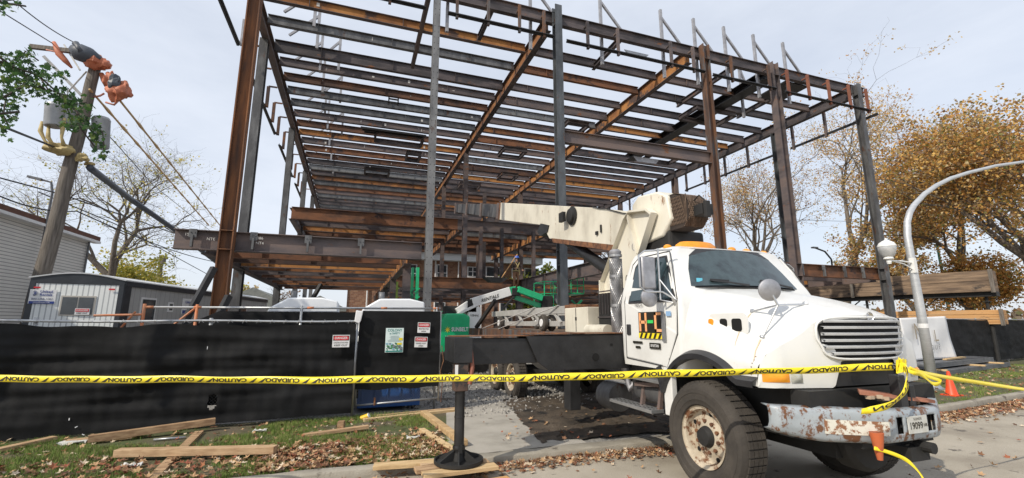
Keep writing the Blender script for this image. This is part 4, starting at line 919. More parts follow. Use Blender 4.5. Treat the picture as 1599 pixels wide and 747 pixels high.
mb.box((4.612, 6.02, 3.62), (.006, .05, .22)); tp('bolt_hole', mb, black, wh)
mb = MB(); mb.b2(4.62, 5.3, 5.75, 6.6, 2.85, 3.2); mb.b2(4.7, 5.2, 6.1, 6.7, 2.2, 2.9); tp('winch_motor', mb, black, tu, bevel=.05)
# ------------------------------------------------------------------ fences with black screens
def screen_fn(x0, x1, y, zt, zb, seed, amp=.03):
    def f(u, v):
        x = x0+(x1-x0)*u; top = zt(x) if callable(zt) else zt; bot = zb(x) if callable(zb) else zb
        z = bot+(top-bot)*v; sg = math.sin(v*math.pi)
        d = amp*(noise.noise(Vector((x*1.1+seed, z*2.2, 0)))*1.6+.6*noise.noise(Vector((x*.6+seed, z*7, 2)))+.3*noise.noise(Vector((x*7+seed, z*2.5, 5))))
        return Vector((x, y-.035+d*(.3+.7*sg), z))
    return f
def chain(mb, x0, x1, y, z0, z1, p=.055, r=.0016):
    n = int((x1-x0)/p); m = max(1, int((z1-z0)/p))
    for i in range(n+1):
        pts = [Vector((x0+i*p+(p/2 if j % 2 else -p/2), y, z0+j*p)) for j in range(m+1)]; mb.tube(pts, r, 3, False)
        pts = [Vector((x0+i*p+(-p/2 if j % 2 else p/2), y, z0+j*p)) for j in range(m+1)]; mb.tube(pts, r, 3, False)
FL = thing('chain_link_fence', 'chain link fence with sagging black windscreen left of the gate, torn round hole low down', 'fence', (-3, 9.33, 0))
hx0, hz0 = at(332, 627, y=9.3).x, at(332, 627, y=9.3).z
mb = MB(); f = screen_fn(-7.6, .08, 9.33, lambda x: 1.75-.045*abs(math.sin(x*1.3+.4))**1.5-.03*abs(math.sin(x*3.1))**3, lambda x: .02+.025*(x+5)*(x > -5)*.8, 1, .075)
def inhole(u, v):
    p = f(u, v); return ((p.x-hx0)/.07)**2+((p.z-hz0)/.13)**2 < 1+.35*noise.noise(Vector((p.x*30, p.z*30, 1)))
mb.grid(f, 300, 80, inhole); mb.build('windscreen_fabric', screen, FL, smooth='full')
mb = MB(); mb.tube([(x/2, 9.36, 1.785+.01*math.sin(x)) for x in range(-15, 1)]+[(.1, 9.36, 1.785)], .021, 8); mb.tube([(-7.6, 9.34, .03), (-3.4, 9.34, .06), (0, 9.36, .16)], .014, 8)
for i in range(34): x = -7.4+i*.222; mb.tube([(x, 9.33, 1.75), (x+.03, 9.325, 1.815), (x+.07, 9.33, 1.76)], .004, 4, False)
mb.build('rail', galv, FL, smooth='full')
for x in (-7.2, -4.75, -2.35, .09):
    mb = MB(); mb.cyl((x, 9.39, 0), (x, 9.39, 2.0 if x > 0 else 1.84), .03, n=12); mb.build('post', galv, FL, smooth='full')
mb = MB(); chain(mb, -3.2, .05, 9.345, .03, .36); chain(mb, hx0-.2, hx0+.2, 9.38, hz0-.25, hz0+.25); mb.build('chain_mesh', galv, FL, fix=False)
mb = MB(); mb.prism([(.06, 9.30, 1.99), (.19, 9.30, 1.98), (.16, 9.30, 1.8), (.13, 9.3, 1.74), (.04, 9.30, 1.78)], (0, .06, 0)); mb.build('cloth_strip', cloth_w, FL, bevel=.012)
mb = MB(); p = at(385, 640, y=9.3); p = at(113, 636, y=9.29); 
for k in range(3): mb.box(at(108+k*11, 655+(k*37 % 25), y=9.28), (.012, .004, .035), rot=Euler((0, k, 0)).to_matrix())
mb.build('paint_spatter', cloth_w, FL)
GT = thing('gate', 'swing gate with black screen lifted off the ground beside the driveway', 'gate', (.9, 9.45, 0))
mb = MB(); mb.grid(screen_fn(.13, 1.72, 9.46, 1.99, lambda x: .50+.015*math.sin(x*9), 6, .03), 80, 70); mb.build('windscreen_fabric', screen, GT, smooth='full')
mb = MB(); mb.cyl((.14, 9.5, .2), (.14, 9.5, 1.99), .022, n=10); mb.cyl((1.73, 9.5, .22), (1.73, 9.5, 2.0), .022, n=10); mb.cyl((.14, 9.5, .21), (1.73, 9.5, .27), .018, n=10); mb.cyl((.14, 9.5, 1.0), (1.73, 9.5, 1.02), .018, n=8)
mb.build('frame', galv, GT, smooth='full'); mb = MB(); mb.tube([(1.76, 9.42, 1.3), (1.8, 9.4, 1.0), (1.74, 9.4, .8), (1.79, 9.4, .6), (1.77, 9.42, .2)], .008, 6); mb.cyl((.5, 9.48, .2), (.5, 9.48, .34), .02, n=8); mb.build('gate_chain', rust_brown, GT)
mb = MB(); chain(mb, .18, 1.7, 9.5, .24, .55); mb.build('chain_mesh', galv, GT, fix=False)
F2 = thing('screened_barrier', 'second black screened barrier behind the front fence with striped orange and white rail', 'barrier', (-.8, 9.85, 0))
mb = MB(); mb.grid(screen_fn(-2.9, .2, 9.85, lambda x: 1.97-.30*max(0, -x-2.35)/.6, .3, 9, .05), 90, 40); mb.build('windscreen_fabric', screen, F2, smooth='full')
mb = MB(); mb.cyl((-3.5, 9.8, 2.03), (1.78, 9.8, 2.06), .022, n=10); mb.build('rail', galv, F2, smooth='full')
for x in (-3.48, -2.75, -.85, .55, 1.62):
    mb = MB(); mb.cyl((x, 9.8, 2.031+.006*(x+3.5)), (x+.12, 9.8, 2.032+.006*(x+3.5)), .025, n=10); mb.build('orange_band', orange, F2, smooth='full')
for x in (-3.5, -2.7, -.95, 1.7):
    mb = MB(); mb.cyl((x, 9.8, 0), (x, 9.8, 2.09), .026, n=10); mb.build('post', orange if x < -2 else galv, F2, smooth='full')
mb = MB(); mb.cyl((-2.72, 9.8, 2.03), (-3.15, 9.8, 1.6), .02, n=8); mb.cyl((-4.2, 9.8, 1.88), (-3.5, 9.8, 1.9), .02, n=8); mb.cyl((-3.85, 9.75, 1.55), (-3.6, 9.75, 1.95), .018, n=8); mb.build('brace', orange, F2)
# right hand fence
RF = thing('chain_link_fence', 'long black screened fence at right behind the lamp post and stacked metal decking', 'fence', (22, 11.6, 0))
def rfx(q): return Vector((17.5+q*17, 11.05+q*2.55+.0, 0))
mb = MB()
def rf(u, v):
    p = rfx(u); d = .05*noise.noise(Vector((u*16, v*3, 3)))+.03*noise.noise(Vector((u*40, v*9, 1))); return p+Vector((.1*d, d, .12+v*1.78+.02*math.sin(u*22)*v))
mb.grid(rf, 160, 24); mb.build('windscreen_fabric', screen, RF, smooth='full')
mb = MB(); mb.cyl(rfx(0)+Vector((0, .05, 1.92)), rfx(1)+Vector((0, .05, 1.92)), .022, n=8); mb.build('rail', galv, RF)
for k in range(7): mb = MB(); p = rfx(k/6)+Vector((0, .08, 0)); mb.cyl(p, p+Vector((0, 0, 1.97)), .03, n=10); mb.build('post', galv, RF)
mb = MB()
A, B, Cc, D = at(1404, 497, y=10.9), at(1476, 494, y=11.2), at(1494, 558, y=11.2), at(1416, 566, y=10.9)
mb.grid(lambda u, v: A.lerp(B, u).lerp(D.lerp(Cc, u), v)+Vector((0, -.03*math.sin(u*9+v*4)*math.sin(v*3), .03*math.sin(u*5)*v)), 24, 20)
bn = tag(mb.build('banner', cloth_w, smooth='full', solid=.004), 'creased white banner with gold initials and the word GROUP, behind the lamp post', 'banner')
gold = mat('gold_print', [(.36, .30, .22)], rough=.6); mb = MB(); rt = (B-A).normalized(); upv = (A-D).normalized(); nn = rt.cross(upv).normalized()
cen = (A+B+Cc+D)/4-nn*-.0
off = Vector((0, -.07, 0))
text(mb, 'M', A.lerp(D, .34).lerp(B.lerp(Cc, .34), .30)+off, rt, upv, .82, bold=.0); text(mb, 'L', A.lerp(D, .46).lerp(B.lerp(Cc, .46), .64)+off, rt, upv, .6, bold=.0); mb.build('lettering', gold, bn)
mb = MB(); text(mb, 'G R O U P', A.lerp(D, .72).lerp(B.lerp(Cc, .72), .50)+off, rt, upv, .26, bold=-.0); mb.build('lettering', mat('grey_print', [(.25, .25, .25)], rough=.6), bn)

# ------------------------------------------------------------------ signs
def sign(x, z, w, h, y, label, body, lines, header=None, rot=0):
    rt = Vector((math.cos(rot), 0, math.sin(rot))); up = Vector((-math.sin(rot), 0, math.cos(rot))); c = Vector((x, y, z))
    s = MB(); s.prism([c-rt*w/2-up*h/2, c+rt*w/2-up*h/2, c+rt*w/2+up*h/2, c-rt*w/2+up*h/2], (0, .006, 0)); o = tag(s.build('warning_sign' if header else 'sign', body, bevel=.002), label, 'sign')
    if header:
        hc = c+up*h*.25; q = MB(); q.prism([hc-rt*w*.46-up*h*.2, hc+rt*w*.46-up*h*.2, hc+rt*w*.46+up*h*.2, hc-rt*w*.46+up*h*.2], (0, -.002, 0)); q.build('header', ink, o)
        q = MB(); P = [hc+Vector((0, -.004, 0))+rt*(w*.44*math.copysign(abs(math.cos(a))**.35, math.cos(a)))+up*(h*.17*math.copysign(abs(math.sin(a))**.6, math.sin(a))) for a in [2*math.pi*k/40 for k in range(40)]]
        q.prism(P, (0, -.0015, 0)); q.build('header', red, o); q = MB(); text(q, header, hc+Vector((0, -.0075, 0)), rt, up, h*.27, width=w*.74, bold=.02); q.build('lettering', signw, o)
    q = MB()
    for t, zz, ww, hh in lines: text(q, t, c+up*(zz*h)+Vector((0, -.003, 0)), rt, up, hh*h, width=ww*w, bold=.012)
    q.build('lettering', ink, o); return o
def sat(px, py, y): p = at(px, py, y=y); return p.x, p.z
x, z = sat(532.5, 533, 9.22); sign(x, z, .30, .225, 9.22, 'danger sign reading construction area keep out on the long black fence', signw, [('CONSTRUCTION AREA', -.13, .86, .17), ('KEEP OUT', -.34, .78, .19)], 'DANGER', -.0)
x, z = sat(662, 512, 9.38); sign(x, z, .25, .205, 9.38, 'danger sign reading restricted area, the upper of two on the gate', signw, [('RESTRICTED', -.13, .8, .19), ('AREA', -.36, .4, .19)], 'DANGER', -.03)
x, z = sat(657.5, 534.5, 9.38); sign(x, z, .255, .205, 9.38, 'danger sign reading hard hat area, the lower of two on the gate', signw, [('HARD HAT', -.13, .8, .19), ('AREA', -.36, .4, .19)], 'DANGER', -.03)
x, z = sat(616, 531.5, 9.38); W_, H_ = .345, .47; c = Vector((x, 9.38, z))
post = mat('poster_face', [(.62, .74, .72), (.7, .8, .78)], 6, .5)
mb = MB(); mb.b2(x-W_/2, x+W_/2, 9.38, 9.386, z-H_/2, z+H_/2); po = tag(mb.build('safety_poster', post, bevel=.002), 'pale teal site safety poster headed COLONY on the gate', 'poster')
mb = MB(); text(mb, 'COLONY', c+Vector((0, -.003, .19)), (1, 0, 0), (0, 0, 1), .07, width=.28, bold=.02); text(mb, 'at SAFETY', c+Vector((0, -.003, .13)), (1, 0, 0), (0, 0, 1), .055, width=.2, bold=.015); mb.b2(x-W_/2+.01, x+W_/2-.01, 9.377, 9.3795, z-H_/2+.01, z-H_/2+.035); mb.build('lettering', teal, po)
mb = MB(); rr = random.Random(4)
for k in range(9): mb.box(c+Vector((0, -.002, .085-k*.014)), (rr.uniform(.14, .28), .002, .004))
mb.build('small_print', mat('grey_text', [(.3, .4, .4)], rough=.6), po)
cols = [mat('print_green', [(.05, .22, .08)], rough=.6), mat('print_grey', [(.12, .14, .16)], rough=.6), mat('print_blue', [(.25, .45, .55)], rough=.6), mat('print_yellow', [(.75, .6, .03)], rough=.6)]
mb = MB()
for k in range(60):
    mb.cur = rr.choice([0, 0, 1, 1, 2]); mb.box(c+Vector((rr.uniform(-.15, .15), -.0015-.00003*k, rr.uniform(-.19, -.06))), (rr.uniform(.01, .05), .002, rr.uniform(.01, .035)))
mb.cur = 3; mb.box(c+Vector((.12, -.0045, .02)), (.07, .002, .05)); mb.box(c+Vector((.10, -.0045, -.07)), (.09, .002, .035)); mb.build('site_picture', cols, po)

# ------------------------------------------------------------------ portable toilets, trailer, lumber
def toilet(x, y, w, label):
    T = thing('portable_toilet', label, 'portable toilet', (x, y, 0), 'portable toilets behind the fence')
    mb = MB(); mb.b2(x-w/2+.04, x+w/2-.04, y-.55, y+.55, .06, 1.96)
    for k in range(5): mb.b2(x-w/2+.1+k*w*.19, x-w/2+.14+k*w*.19, y-.57, y-.55, .2, 1.8)
    mb.build('cabin', blue_p, T, bevel=.02)
    mb = MB(); mb.prism([(x-w/2, y-.6, 1.965), (x+w/2, y-.6, 1.965), (x+w/2-.02, y-.6, 2.20), (x+w*.25, y-.6, 2.27), (x-w*.22, y-.6, 2.26), (x-w/2+.05, y-.6, 2.06)], (0, 1.2, 0)); mb.build('roof', toilet_roof, T, bevel=.03, smooth=True)
    mb = MB(); mb.cyl((x-w*.18, y-.2, 2.2), (x-w*.18, y-.2, 2.42), .065, n=14); mb.build('vent_pipe', pvc, T, smooth='full')
toilet(.82, 10.6, 1.33, 'blue portable toilet with white roof and grey vent, right one, showing blue under the gate')
toilet(-.95, 10.75, 1.33, 'portable toilet with white roof, left one of the pair behind the fence')
ang = -R(9.5); Rz = Matrix.Rotation(ang, 3, 'Z')
TL = thing('site_trailer', 'long pale grey site office trailer with black trim behind the left fence', 'trailer', (-9, 22, 0))
O = Vector((-10.02, 19.15, 0)); ex_ = Vector((-7.62, 19.5, 0))-O; WX = ex_.length; ex_.normalize(); ey_ = Vector((math.sin(R(11)), math.cos(R(11)), 0)); LT = 13.0
def tpnt(a, b, z): return O+ex_*a+ey_*b+Vector((0, 0, z))
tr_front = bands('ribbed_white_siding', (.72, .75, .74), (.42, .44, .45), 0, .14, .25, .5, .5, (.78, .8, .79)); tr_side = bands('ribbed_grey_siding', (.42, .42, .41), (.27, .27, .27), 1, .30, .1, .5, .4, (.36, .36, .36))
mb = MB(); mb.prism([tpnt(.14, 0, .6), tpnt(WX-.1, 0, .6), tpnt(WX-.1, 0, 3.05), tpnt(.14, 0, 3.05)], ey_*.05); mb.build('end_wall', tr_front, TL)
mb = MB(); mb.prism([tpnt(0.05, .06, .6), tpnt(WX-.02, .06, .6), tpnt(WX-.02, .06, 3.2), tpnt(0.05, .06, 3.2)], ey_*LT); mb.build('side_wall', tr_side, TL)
mb = MB(); top = [tpnt(0, -.02, 3.06), tpnt(WX, -.02, 3.06)]+[tpnt(WX*(1-k/10), -.02, 3.20+.20*math.sin(math.pi*k/10)) for k in range(11)]; mb.prism(top, ey_*.06)
for a in (0, WX-.14): mb.prism([tpnt(a, -.03, .5), tpnt(a+.14, -.03, .5), tpnt(a+.14, -.03, 3.1), tpnt(a, -.03, 3.1)], ey_*.07)
mb.prism([tpnt(WX-.03, 0, 3.03), tpnt(WX+.03, 0, 3.03), tpnt(WX+.03, 0, 3.2), tpnt(WX-.03, 0, 3.2)], ey_*LT); mb.prism([tpnt(WX-.03, 0, .5), tpnt(WX+.012, 0, .5), tpnt(WX+.012, 0, 3.1), tpnt(WX-.03, 0, 3.1)], ey_*.35); mb.build('trim', mat('trailer_black_trim', [(.02, .024, .03), (.04, .045, .055)], 3, .45), TL)
mb = MB(); rf_ = [tpnt(WX*(1-k/10)+(.04 if k == 0 else (-.04 if k == 10 else 0)), -.05, 3.21+.20*math.sin(math.pi*k/10)) for k in range(11)]; mb.prism(rf_+[p+Vector((0, 0, .04)) for p in rf_[::-1]], ey_*(LT+.1)); mb.build('roof', mat('trailer_white_roof', [(.6, .61, .62)], rough=.5), TL)
def trq(a0, a1, z0, z1, off, m, name, parent=TL): mb = MB(); mb.prism([tpnt(a0, -off, z0), tpnt(a1, -off, z0), tpnt(a1, -off, z1), tpnt(a0, -off, z1)], ey_*.01); return mb.build(name, m, parent)
w_ = trq(.82, 1.72, 2.0, 2.66, .02, mat('almond_frame', [(.5, .47, .42)], rough=.5), 'window'); trq(.87, 1.25, 2.04, 2.61, .032, glass_h, 'pane', w_); trq(1.29, 1.67, 2.04, 2.61, .032, glass_h, 'pane', w_)
tag(trq(1.24, 1.62, 2.03, 2.24, .045, signw, 'warning_sign', None), 'small red and white danger sign stuck in the trailer window', 'sign'); ws_ = bpy.context.scene.objects[-1] if False else None
def lone(px0, px1): pass
sgn = [o for o in bpy.data.objects if o.name.startswith('warning_sign')][-1]
trq(1.26, 1.60, 2.13, 2.22, .052, red, 'header', sgn); mb = MB(); text(mb, 'DANGER', tpnt(1.43, -.055, 2.175), ex_, (0, 0, 1), .07, width=.3, bold=.02); mb.build('lettering', signw, sgn); mb = MB(); text(mb, 'KEEP OUT', tpnt(1.43, -.048, 2.08), ex_, (0, 0, 1), .06, width=.28, bold=.02); mb.build('lettering', ink, sgn)
b_ = trq(.05, .70, 2.38, 2.84, .035, signw, 'company_board'); trq(.07, .68, 2.38, 2.46, .043, navy, 'board_band', b_)
mb = MB(); text(mb, 'United', tpnt(.46, -.046, 2.77), ex_, (0, 0, 1), .12, width=.3, bold=.02); text(mb, 'Rentals', tpnt(.46, -.046, 2.67), ex_, (0, 0, 1), .12, width=.3, bold=.02); mb.lathe(tpnt(.19, -.044, 2.72), [(.0, .002), (.035, .002)], -ey_, 20); mb.build('lettering', navy, b_)
mb = MB(); mb.lathe(tpnt(.17, -.044, 2.72), [(.04, .002), (.085, .002)], -ey_, 20); text(mb, '800-UR8-1082', tpnt(.38, -.046, 2.53), ex_, (0, 0, 1), .09, width=.52, bold=.01); mb.build('lettering', mat('grey_letter', [(.15, .17, .25)], rough=.5), b_)
mb = MB(); text(mb, 'UnitedRentals.com', tpnt(.38, -.05, 2.42), ex_, (0, 0, 1), .05, width=.4, bold=.01); mb.build('lettering', signw, b_)
for a in (.10, 2.0): trq(a+.03, a+.19, 2.88, 2.93, .05, red, 'marker_lamp')
def tsd(b0, b1, z0, z1, off, m, name, parent=TL): mb = MB(); mb.prism([tpnt(WX-.02, b0, z0), tpnt(WX-.02, b1, z0), tpnt(WX-.02, b1, z1), tpnt(WX-.02, b0, z1)], ex_*(off)); return mb.build(name, m, parent)
for b0, b1, z0, z1 in ((1.0, 1.9, 1.75, 2.7), (2.7, 3.05, 2.2, 2.6), (7.4, 7.8, 2.2, 2.6), (9.2, 10.1, 1.75, 2.7)):
    w_ = tsd(b0, b1, z0, z1, .02, signw, 'window'); tsd(b0+.07, b1-.07, z0+.07, z1-.07, .03, glass_h, 'pane', w_)
s_ = tsd(3.7, 4.5, 2.15, 2.8, .025, signw, 'company_board'); tsd(3.72, 4.48, 2.16, 2.3, .032, navy, 'board_band', s_); mb = MB(); text(mb, 'United', tpnt(WX+.02, 4.1, 2.65), ey_, (0, 0, 1), .16, width=.5, bold=.02); text(mb, '800-UR', tpnt(WX+.02, 4.1, 2.42), ey_, (0, 0, 1), .12, width=.5, bold=.01); mb.build('lettering', navy, s_)

def plank(a, b, w, h, label, m=wood, name='lumber_plank', grp='loose lumber on the ground'):
    a = Vector(a); b = Vector(b); mb = MB(); mb.bar(a+Vector((0, 0, h/2)), b+Vector((0, 0, h/2)), w, h)
    return tag(mb.build(name, m, bevel=.004), label, 'plank', grp)
plank((-3.55, 8.70, .03), (-2.05, 9.12, .10), .10, .10, 'thick squared beam leaning against the foot of the black fence', wood)
plank((-3.85, 8.80, .0), (-3.0, 8.98, .0), .10, .07, 'short grey beam end poking out behind the leaning beam by the fence', wood)
plank((-2.78, 7.60, .055), (-.86, 7.10, .055), .13, .09, 'long squared timber lying across another plank on the grass', wood)
plank((-2.02, 6.45, .0), (-2.22, 8.95, .0), .12, .045, 'flat board running away under the crossed timber towards the fence', wood)
plank((-4.9, 7.9, .0), (-4.15, 9.15, .02), .12, .05, 'narrow board at the far left edge of the lawn', wood)
plank((-.62, 8.15, .0), (.36, 8.22, .05), .10, .05, 'short board on bare soil, in front of the fence corner', wood)
plank((.30, 9.05, .0), (2.1, 9.45, .0), .10, .05, 'board lying along the bottom of the raised gate, nearer one', wood2)
plank((.55, 9.3, .0), (2.3, 9.62, .0), .10, .05, 'board lying along the bottom of the raised gate, farther one', wood)
plank((1.40, 9.2, .02), (1.62, 6.75, .02), .12, .08, 'long form board edging the grass beside the concrete driveway', wood2)
plank((1.18, 7.9, .0), (1.42, 6.5, .0), .10, .06, 'shorter board lying beside the driveway form board in dead leaves', wood2)
plank((.35, 6.10, .02), (1.12, 5.98, .03), .16, .05, 'broken plank on the kerb left of the round jack pad', wood2)
for i, (y, z, x0, x1, l) in enumerate(((5.55, -.02, .86, 1.75, 'crib plank under the jack pad, nearest the road'), (5.75, -.02, .80, 1.70, 'crib plank in the middle under the jack pad'), (5.95, -.02, .88, 1.65, 'crib plank under the jack pad, next to the kerb'))):
    plank((x0, y, .032), (x1, y+.05, .032), .17, .044, l, [wood2, wood, wood][i], 'crib_plank', 'cribbing under the jack')
plank((1.0, 5.32, -.085), (1.85, 5.42, -.085), .12, .06, 'orange stained plank in the gutter before the jack pad', timber_new, 'crib_plank')
plank((-.12, 8.55, 0), (-.02, 8.53, 0), .12, .13, 'small block of wood standing by the fence corner', wood, 'wood_block')
mb = MB(); p = at(570, 652, z=.04); mb.lathe(p, [(0, -.07), (.055, -.07), (.045, .07), (.0, .07)], Vector((.5, -.2, .25)).normalized(), 16); mb.cur = 0; cp = tag(mb.build('paper_cup', mat('yellow_cup', [(.85, .48, .02)], rough=.5), smooth=True), 'yellow cup lying on its side at the fence corner', 'cup'); 
mb = MB(); mb.lathe(p, [(.0455, .071), (.0455, .085), (0, .085)], Vector((.5, -.2, .25)).normalized(), 16); mb.build('lid', signw, cp)
litter = mat('crumpled_paper', [(.5, .49, .46), (.66, .65, .62)], 12, .8, 0, .4, 40)
for px, py, r, l in ((405, 675, .10, 'crushed white plastic scrap on the bare soil right of the crossed timbers'), (205, 730, .10, 'crumpled pale paper in the leaves left of the crossed timbers'), (645, 685, .10, 'white crushed lid lying in leaves near the driveway boards'), (115, 693, .16, 'pale broken concrete crumbs in the grass at left')):
    mb = MB(); rr = random.Random(px); p = at(px, py, z=.02); mb.grid(lambda u, v: p+Vector(((u-.5)*2*r, (v-.5)*1.3*r, rr.uniform(0, .05))), 6, 5); tag(mb.build('litter', litter, smooth=False), l, 'litter')
mb = MB(); mb.cyl(at(240, 687, z=.03), at(290, 683, z=.03), .018, n=8); tag(mb.build('pipe_offcut', galv, smooth='full'), 'short white pipe offcut lying between two timbers', 'pipe')

# ------------------------------------------------------------------ caution tape
TA, TB = Vector((-3.12, 5.98, 1.215)), Vector((4.80, 2.95, 1.35))
def tape_pt(q, v): p = TA.lerp(TB, q); p.z -= .055*math.sin(math.pi*max(0, min(1, q)))+.004*math.sin(q*23)+.003*math.sin(q*57); tw = .35*math.sin(q*9)+.2*math.sin(q*31); return p+Vector((0, -.02*(v-.5)*tw*2+.004*math.sin(q*40), (v-.5)*.067*math.cos(tw)))
CT = thing('caution_tape', 'yellow caution tape stretched across the picture and knotted on the truck nose', 'tape', (1, 4.3, 0))
mb = MB(); mb.grid(lambda u, v: tape_pt(-.42+1.42*u, v)+Vector((-.002, -.004, 0))*math.sin(u*30)*(v-.5), 200, 2); mb.build('ribbon', yellow, CT, smooth='full', solid=.0008)
td = (TB-TA).normalized(); tn = Vector((td.y, -td.x, 0)).normalized()*-1
tn = Vector((-td.y, td.x, 0)).normalized(); tn = tn if tn.y < 0 else -tn
mb = MB(); Lt = (TB-TA).length; s = -.38*Lt; k = 0
while s < Lt-.25:
    word = 'CAUTION' if k % 2 == 0 else 'CUIDADO'; vs, fs = glyphs(word, 1, .035); xs = [v.x for v in vs]; ww = max(xs)-min(xs); wl = .335
    P = []
    for v in vs:
        a = -(v.x/ww)*wl; b = -(v.y)*.054; q = (s+.2+a)/Lt; P.append(tape_pt(q, .5+b/.067)+tn*.003)
    mb.add(P, fs)
    for c0 in (s-.055,):
        for sgx in (-1, 1):
            tri = [(sgx*.045-.03, -.027), (sgx*.045+.015, -.027), (sgx*.045+.055, .027)]
            P = [];
            for a, b in tri: P.append(tape_pt((c0+a)/Lt, .5+b/.067)+tn*.003)
            mb.add(P, [(0, 1, 2)])
    s += .52; k += 1
mb.build('lettering', ink, CT)
def ribbon(path, w=.07, name='ribbon', letters=None, up=(0, 0, 1)):
    P = [Vector(p) for p in path]; mb = MB(); Q = []
    for i in range(len(P)-1):
        for t in range(6):
            q = t/6; a, b, c, d = P[max(i-1, 0)], P[i], P[i+1], P[min(i+2, len(P)-1)]
            Q.append(.5*((2*b)+(c-a)*q+(2*a-5*b+4*c-d)*q*q+(3*b-a-3*c+d)*q**3))
    Q.append(P[-1]); vs = []
    for i, p in enumerate(Q):
        tw = Vector(up)+Vector((.0, .35*math.sin(i*.5), 0)); vs += [p-tw.normalized()*w/2, p+tw.normalized()*w/2]
    mb.add(vs, [(2*i, 2*i+1, 2*i+3, 2*i+2) for i in range(len(Q)-1)]); o = mb.build(name, yellow, CT, smooth='full', solid=.0008)
    if letters:
        m2 = MB(); L = [0]
        for a, b in zip(Q, Q[1:]): L.append(L[-1]+(b-a).length)
        vs, fs = glyphs(letters, 1, .02); xs = [v.x for v in vs]; ww = max(xs)-min(xs); PP = []
        for v in vs:
            s = L[-1]*(.5+.8*v.x/ww); i = max(j for j in range(len(L)) if L[j] <= max(0, s)); i = min(i, len(Q)-2); t = (s-L[i])/(L[i+1]-L[i]); p = Q[i].lerp(Q[i+1], t); tw = (Vector(up)+Vector((0, .35*math.sin((i+t)*.5), 0))).normalized(); PP.append(p+tw*v.y*w*.8+Vector((-.003, -.006, 0)))
        m2.add(PP, fs); m2.build('lettering', ink, CT)
K = Vector((4.83, 2.94, 1.355))
ribbon([K, at(1413, 572, y=2.86), at(1417, 590, y=2.84), at(1412, 612, y=2.82), at(1390, 632, y=2.8), at(1362, 640, y=2.83), at(1345, 643, y=2.9)], .054, letters='CAUTION')
ribbon([K, at(1425, 582, y=2.85), at(1440, 586, y=2.85), at(1458, 600, y=2.85), at(1470, 596, y=2.85), at(1449, 588, y=2.86), at(1420, 575, y=2.88)], .038)
ribbon([K, at(1470, 588, x=6.0), at(1550, 601, x=7.2), at(1640, 614, x=9.0), at(1700, 622, x=11)], .044, up=(0, .3, 1))
ribbon([at(1365, 700, y=2.95), at(1395, 709, y=2.9), at(1420, 722, y=2.85), at(1440, 745, y=2.8), at(1450, 775, y=2.75)], .032, up=(.4, 0, 1))
mb = MB(); rr = random.Random(8)
for k in range(5):
    pts = [K+Vector((rr.uniform(-.05, .06), rr.uniform(-.06, .0), rr.uniform(-.045, .06))) for _ in range(6)]; w = .03
    mb.add([q for p in pts for q in (p-Vector((0, 0, w)), p+Vector((.01, 0, w)))], [(2*i, 2*i+1, 2*i+3, 2*i+2) for i in range(5)])
mb.build('knot', yellow, CT, solid=.002)

# ------------------------------------------------------------------ street lamp, cones, decking stack, timber stacks
LP = thing('street_lamp', 'tall curved galvanised lamp post with a low globe lantern by the right kerb', 'street lamp', (14.93, 8.27, 0))
mb = MB(); path = [(14.93, 8.27, 0), (14.92, 8.27, 2), (14.88, 8.27, 3.6), (14.88, 8.27, 4.2), (14.97, 8.27, 4.62), (15.15, 8.27, 4.92), (15.40, 8.27, 5.16), (15.98, 8.27, 5.56), (16.6, 8.27, 5.88), (17.4, 8.27, 6.2), (18.39, 8.27, 6.5), (20, 8.27, 6.92), (21.77, 8.27, 7.28), (24, 8.27, 7.6)]
mb.tube(path, [.125, .11, .095, .088, .084, .08, .077, .07, .065, .06, .056, .05, .046, .04], 18); pole = mb.build('pole', mat('satin_aluminium', [(.46, .47, .48), (.60, .61, .62)], 3, .4, .45, .03, 20, stretch=(1, 1, 4)), LP, smooth='full')
mb = MB(); mb.lathe((14.93, 8.27, 0), [(.26, 0), (.26, .03), (.2, .05), (.15, .10), (.14, .14)], (0, 0, 1), 20); mb.b2(14.67, 15.19, 8.01, 8.53, 0, .035); mb.build('base_plate', galv, LP, smooth=True)
mb = MB(); mb.box((14.84, 8.22, 3.35), (.12, .12, .42)); mb.tube([(14.86, 8.22, 3.42), (14.4, 8.25, 3.46), (13.92, 8.27, 3.45)], .022, 8); mb.tube([(14.86, 8.22, 3.2), (14.5, 8.25, 3.38), (14.1, 8.27, 3.44)], .018, 8); mb.tube([(13.92, 8.27, 3.40), (13.92, 8.27, 3.5)], .06, 12); mb.build('bracket', white_m, LP, smooth=True)
c = Vector((13.92, 8.27, 3.50)); mb = MB(); mb.lathe(c, [(.05, -.14), (.06, -.04), (.12, .0), (.10, .06), (.13, .07)], (0, 0, 1), 24); ln = mb.build('lantern', white_m, LP, smooth=True)
mb = MB(); mb.lathe(c, [(.13, .07), (.165, .12), (.20, .24), (.21, .32), (.20, .36)], (0, 0, 1), 28); mb.build('lamp_globe', mat('ribbed_globe', [(.45, .46, .46), (.6, .6, .6)], 9, .2, .2, .1, 30), ln, smooth=True)
mb = MB(); mb.lathe(c, [(.215, .34), (.215, .37), (.17, .45), (.08, .51), (.03, .53), (.028, .57), (0, .59)], (0, 0, 1), 24); mb.build('finial', white_m, ln, smooth=True)
mb = MB(); mb.lathe((14.93, 8.27, 1.62), [(.126, 0), (.127, .12)], (0, 0, 1), 18); mb.build('label_band', signw, pole)
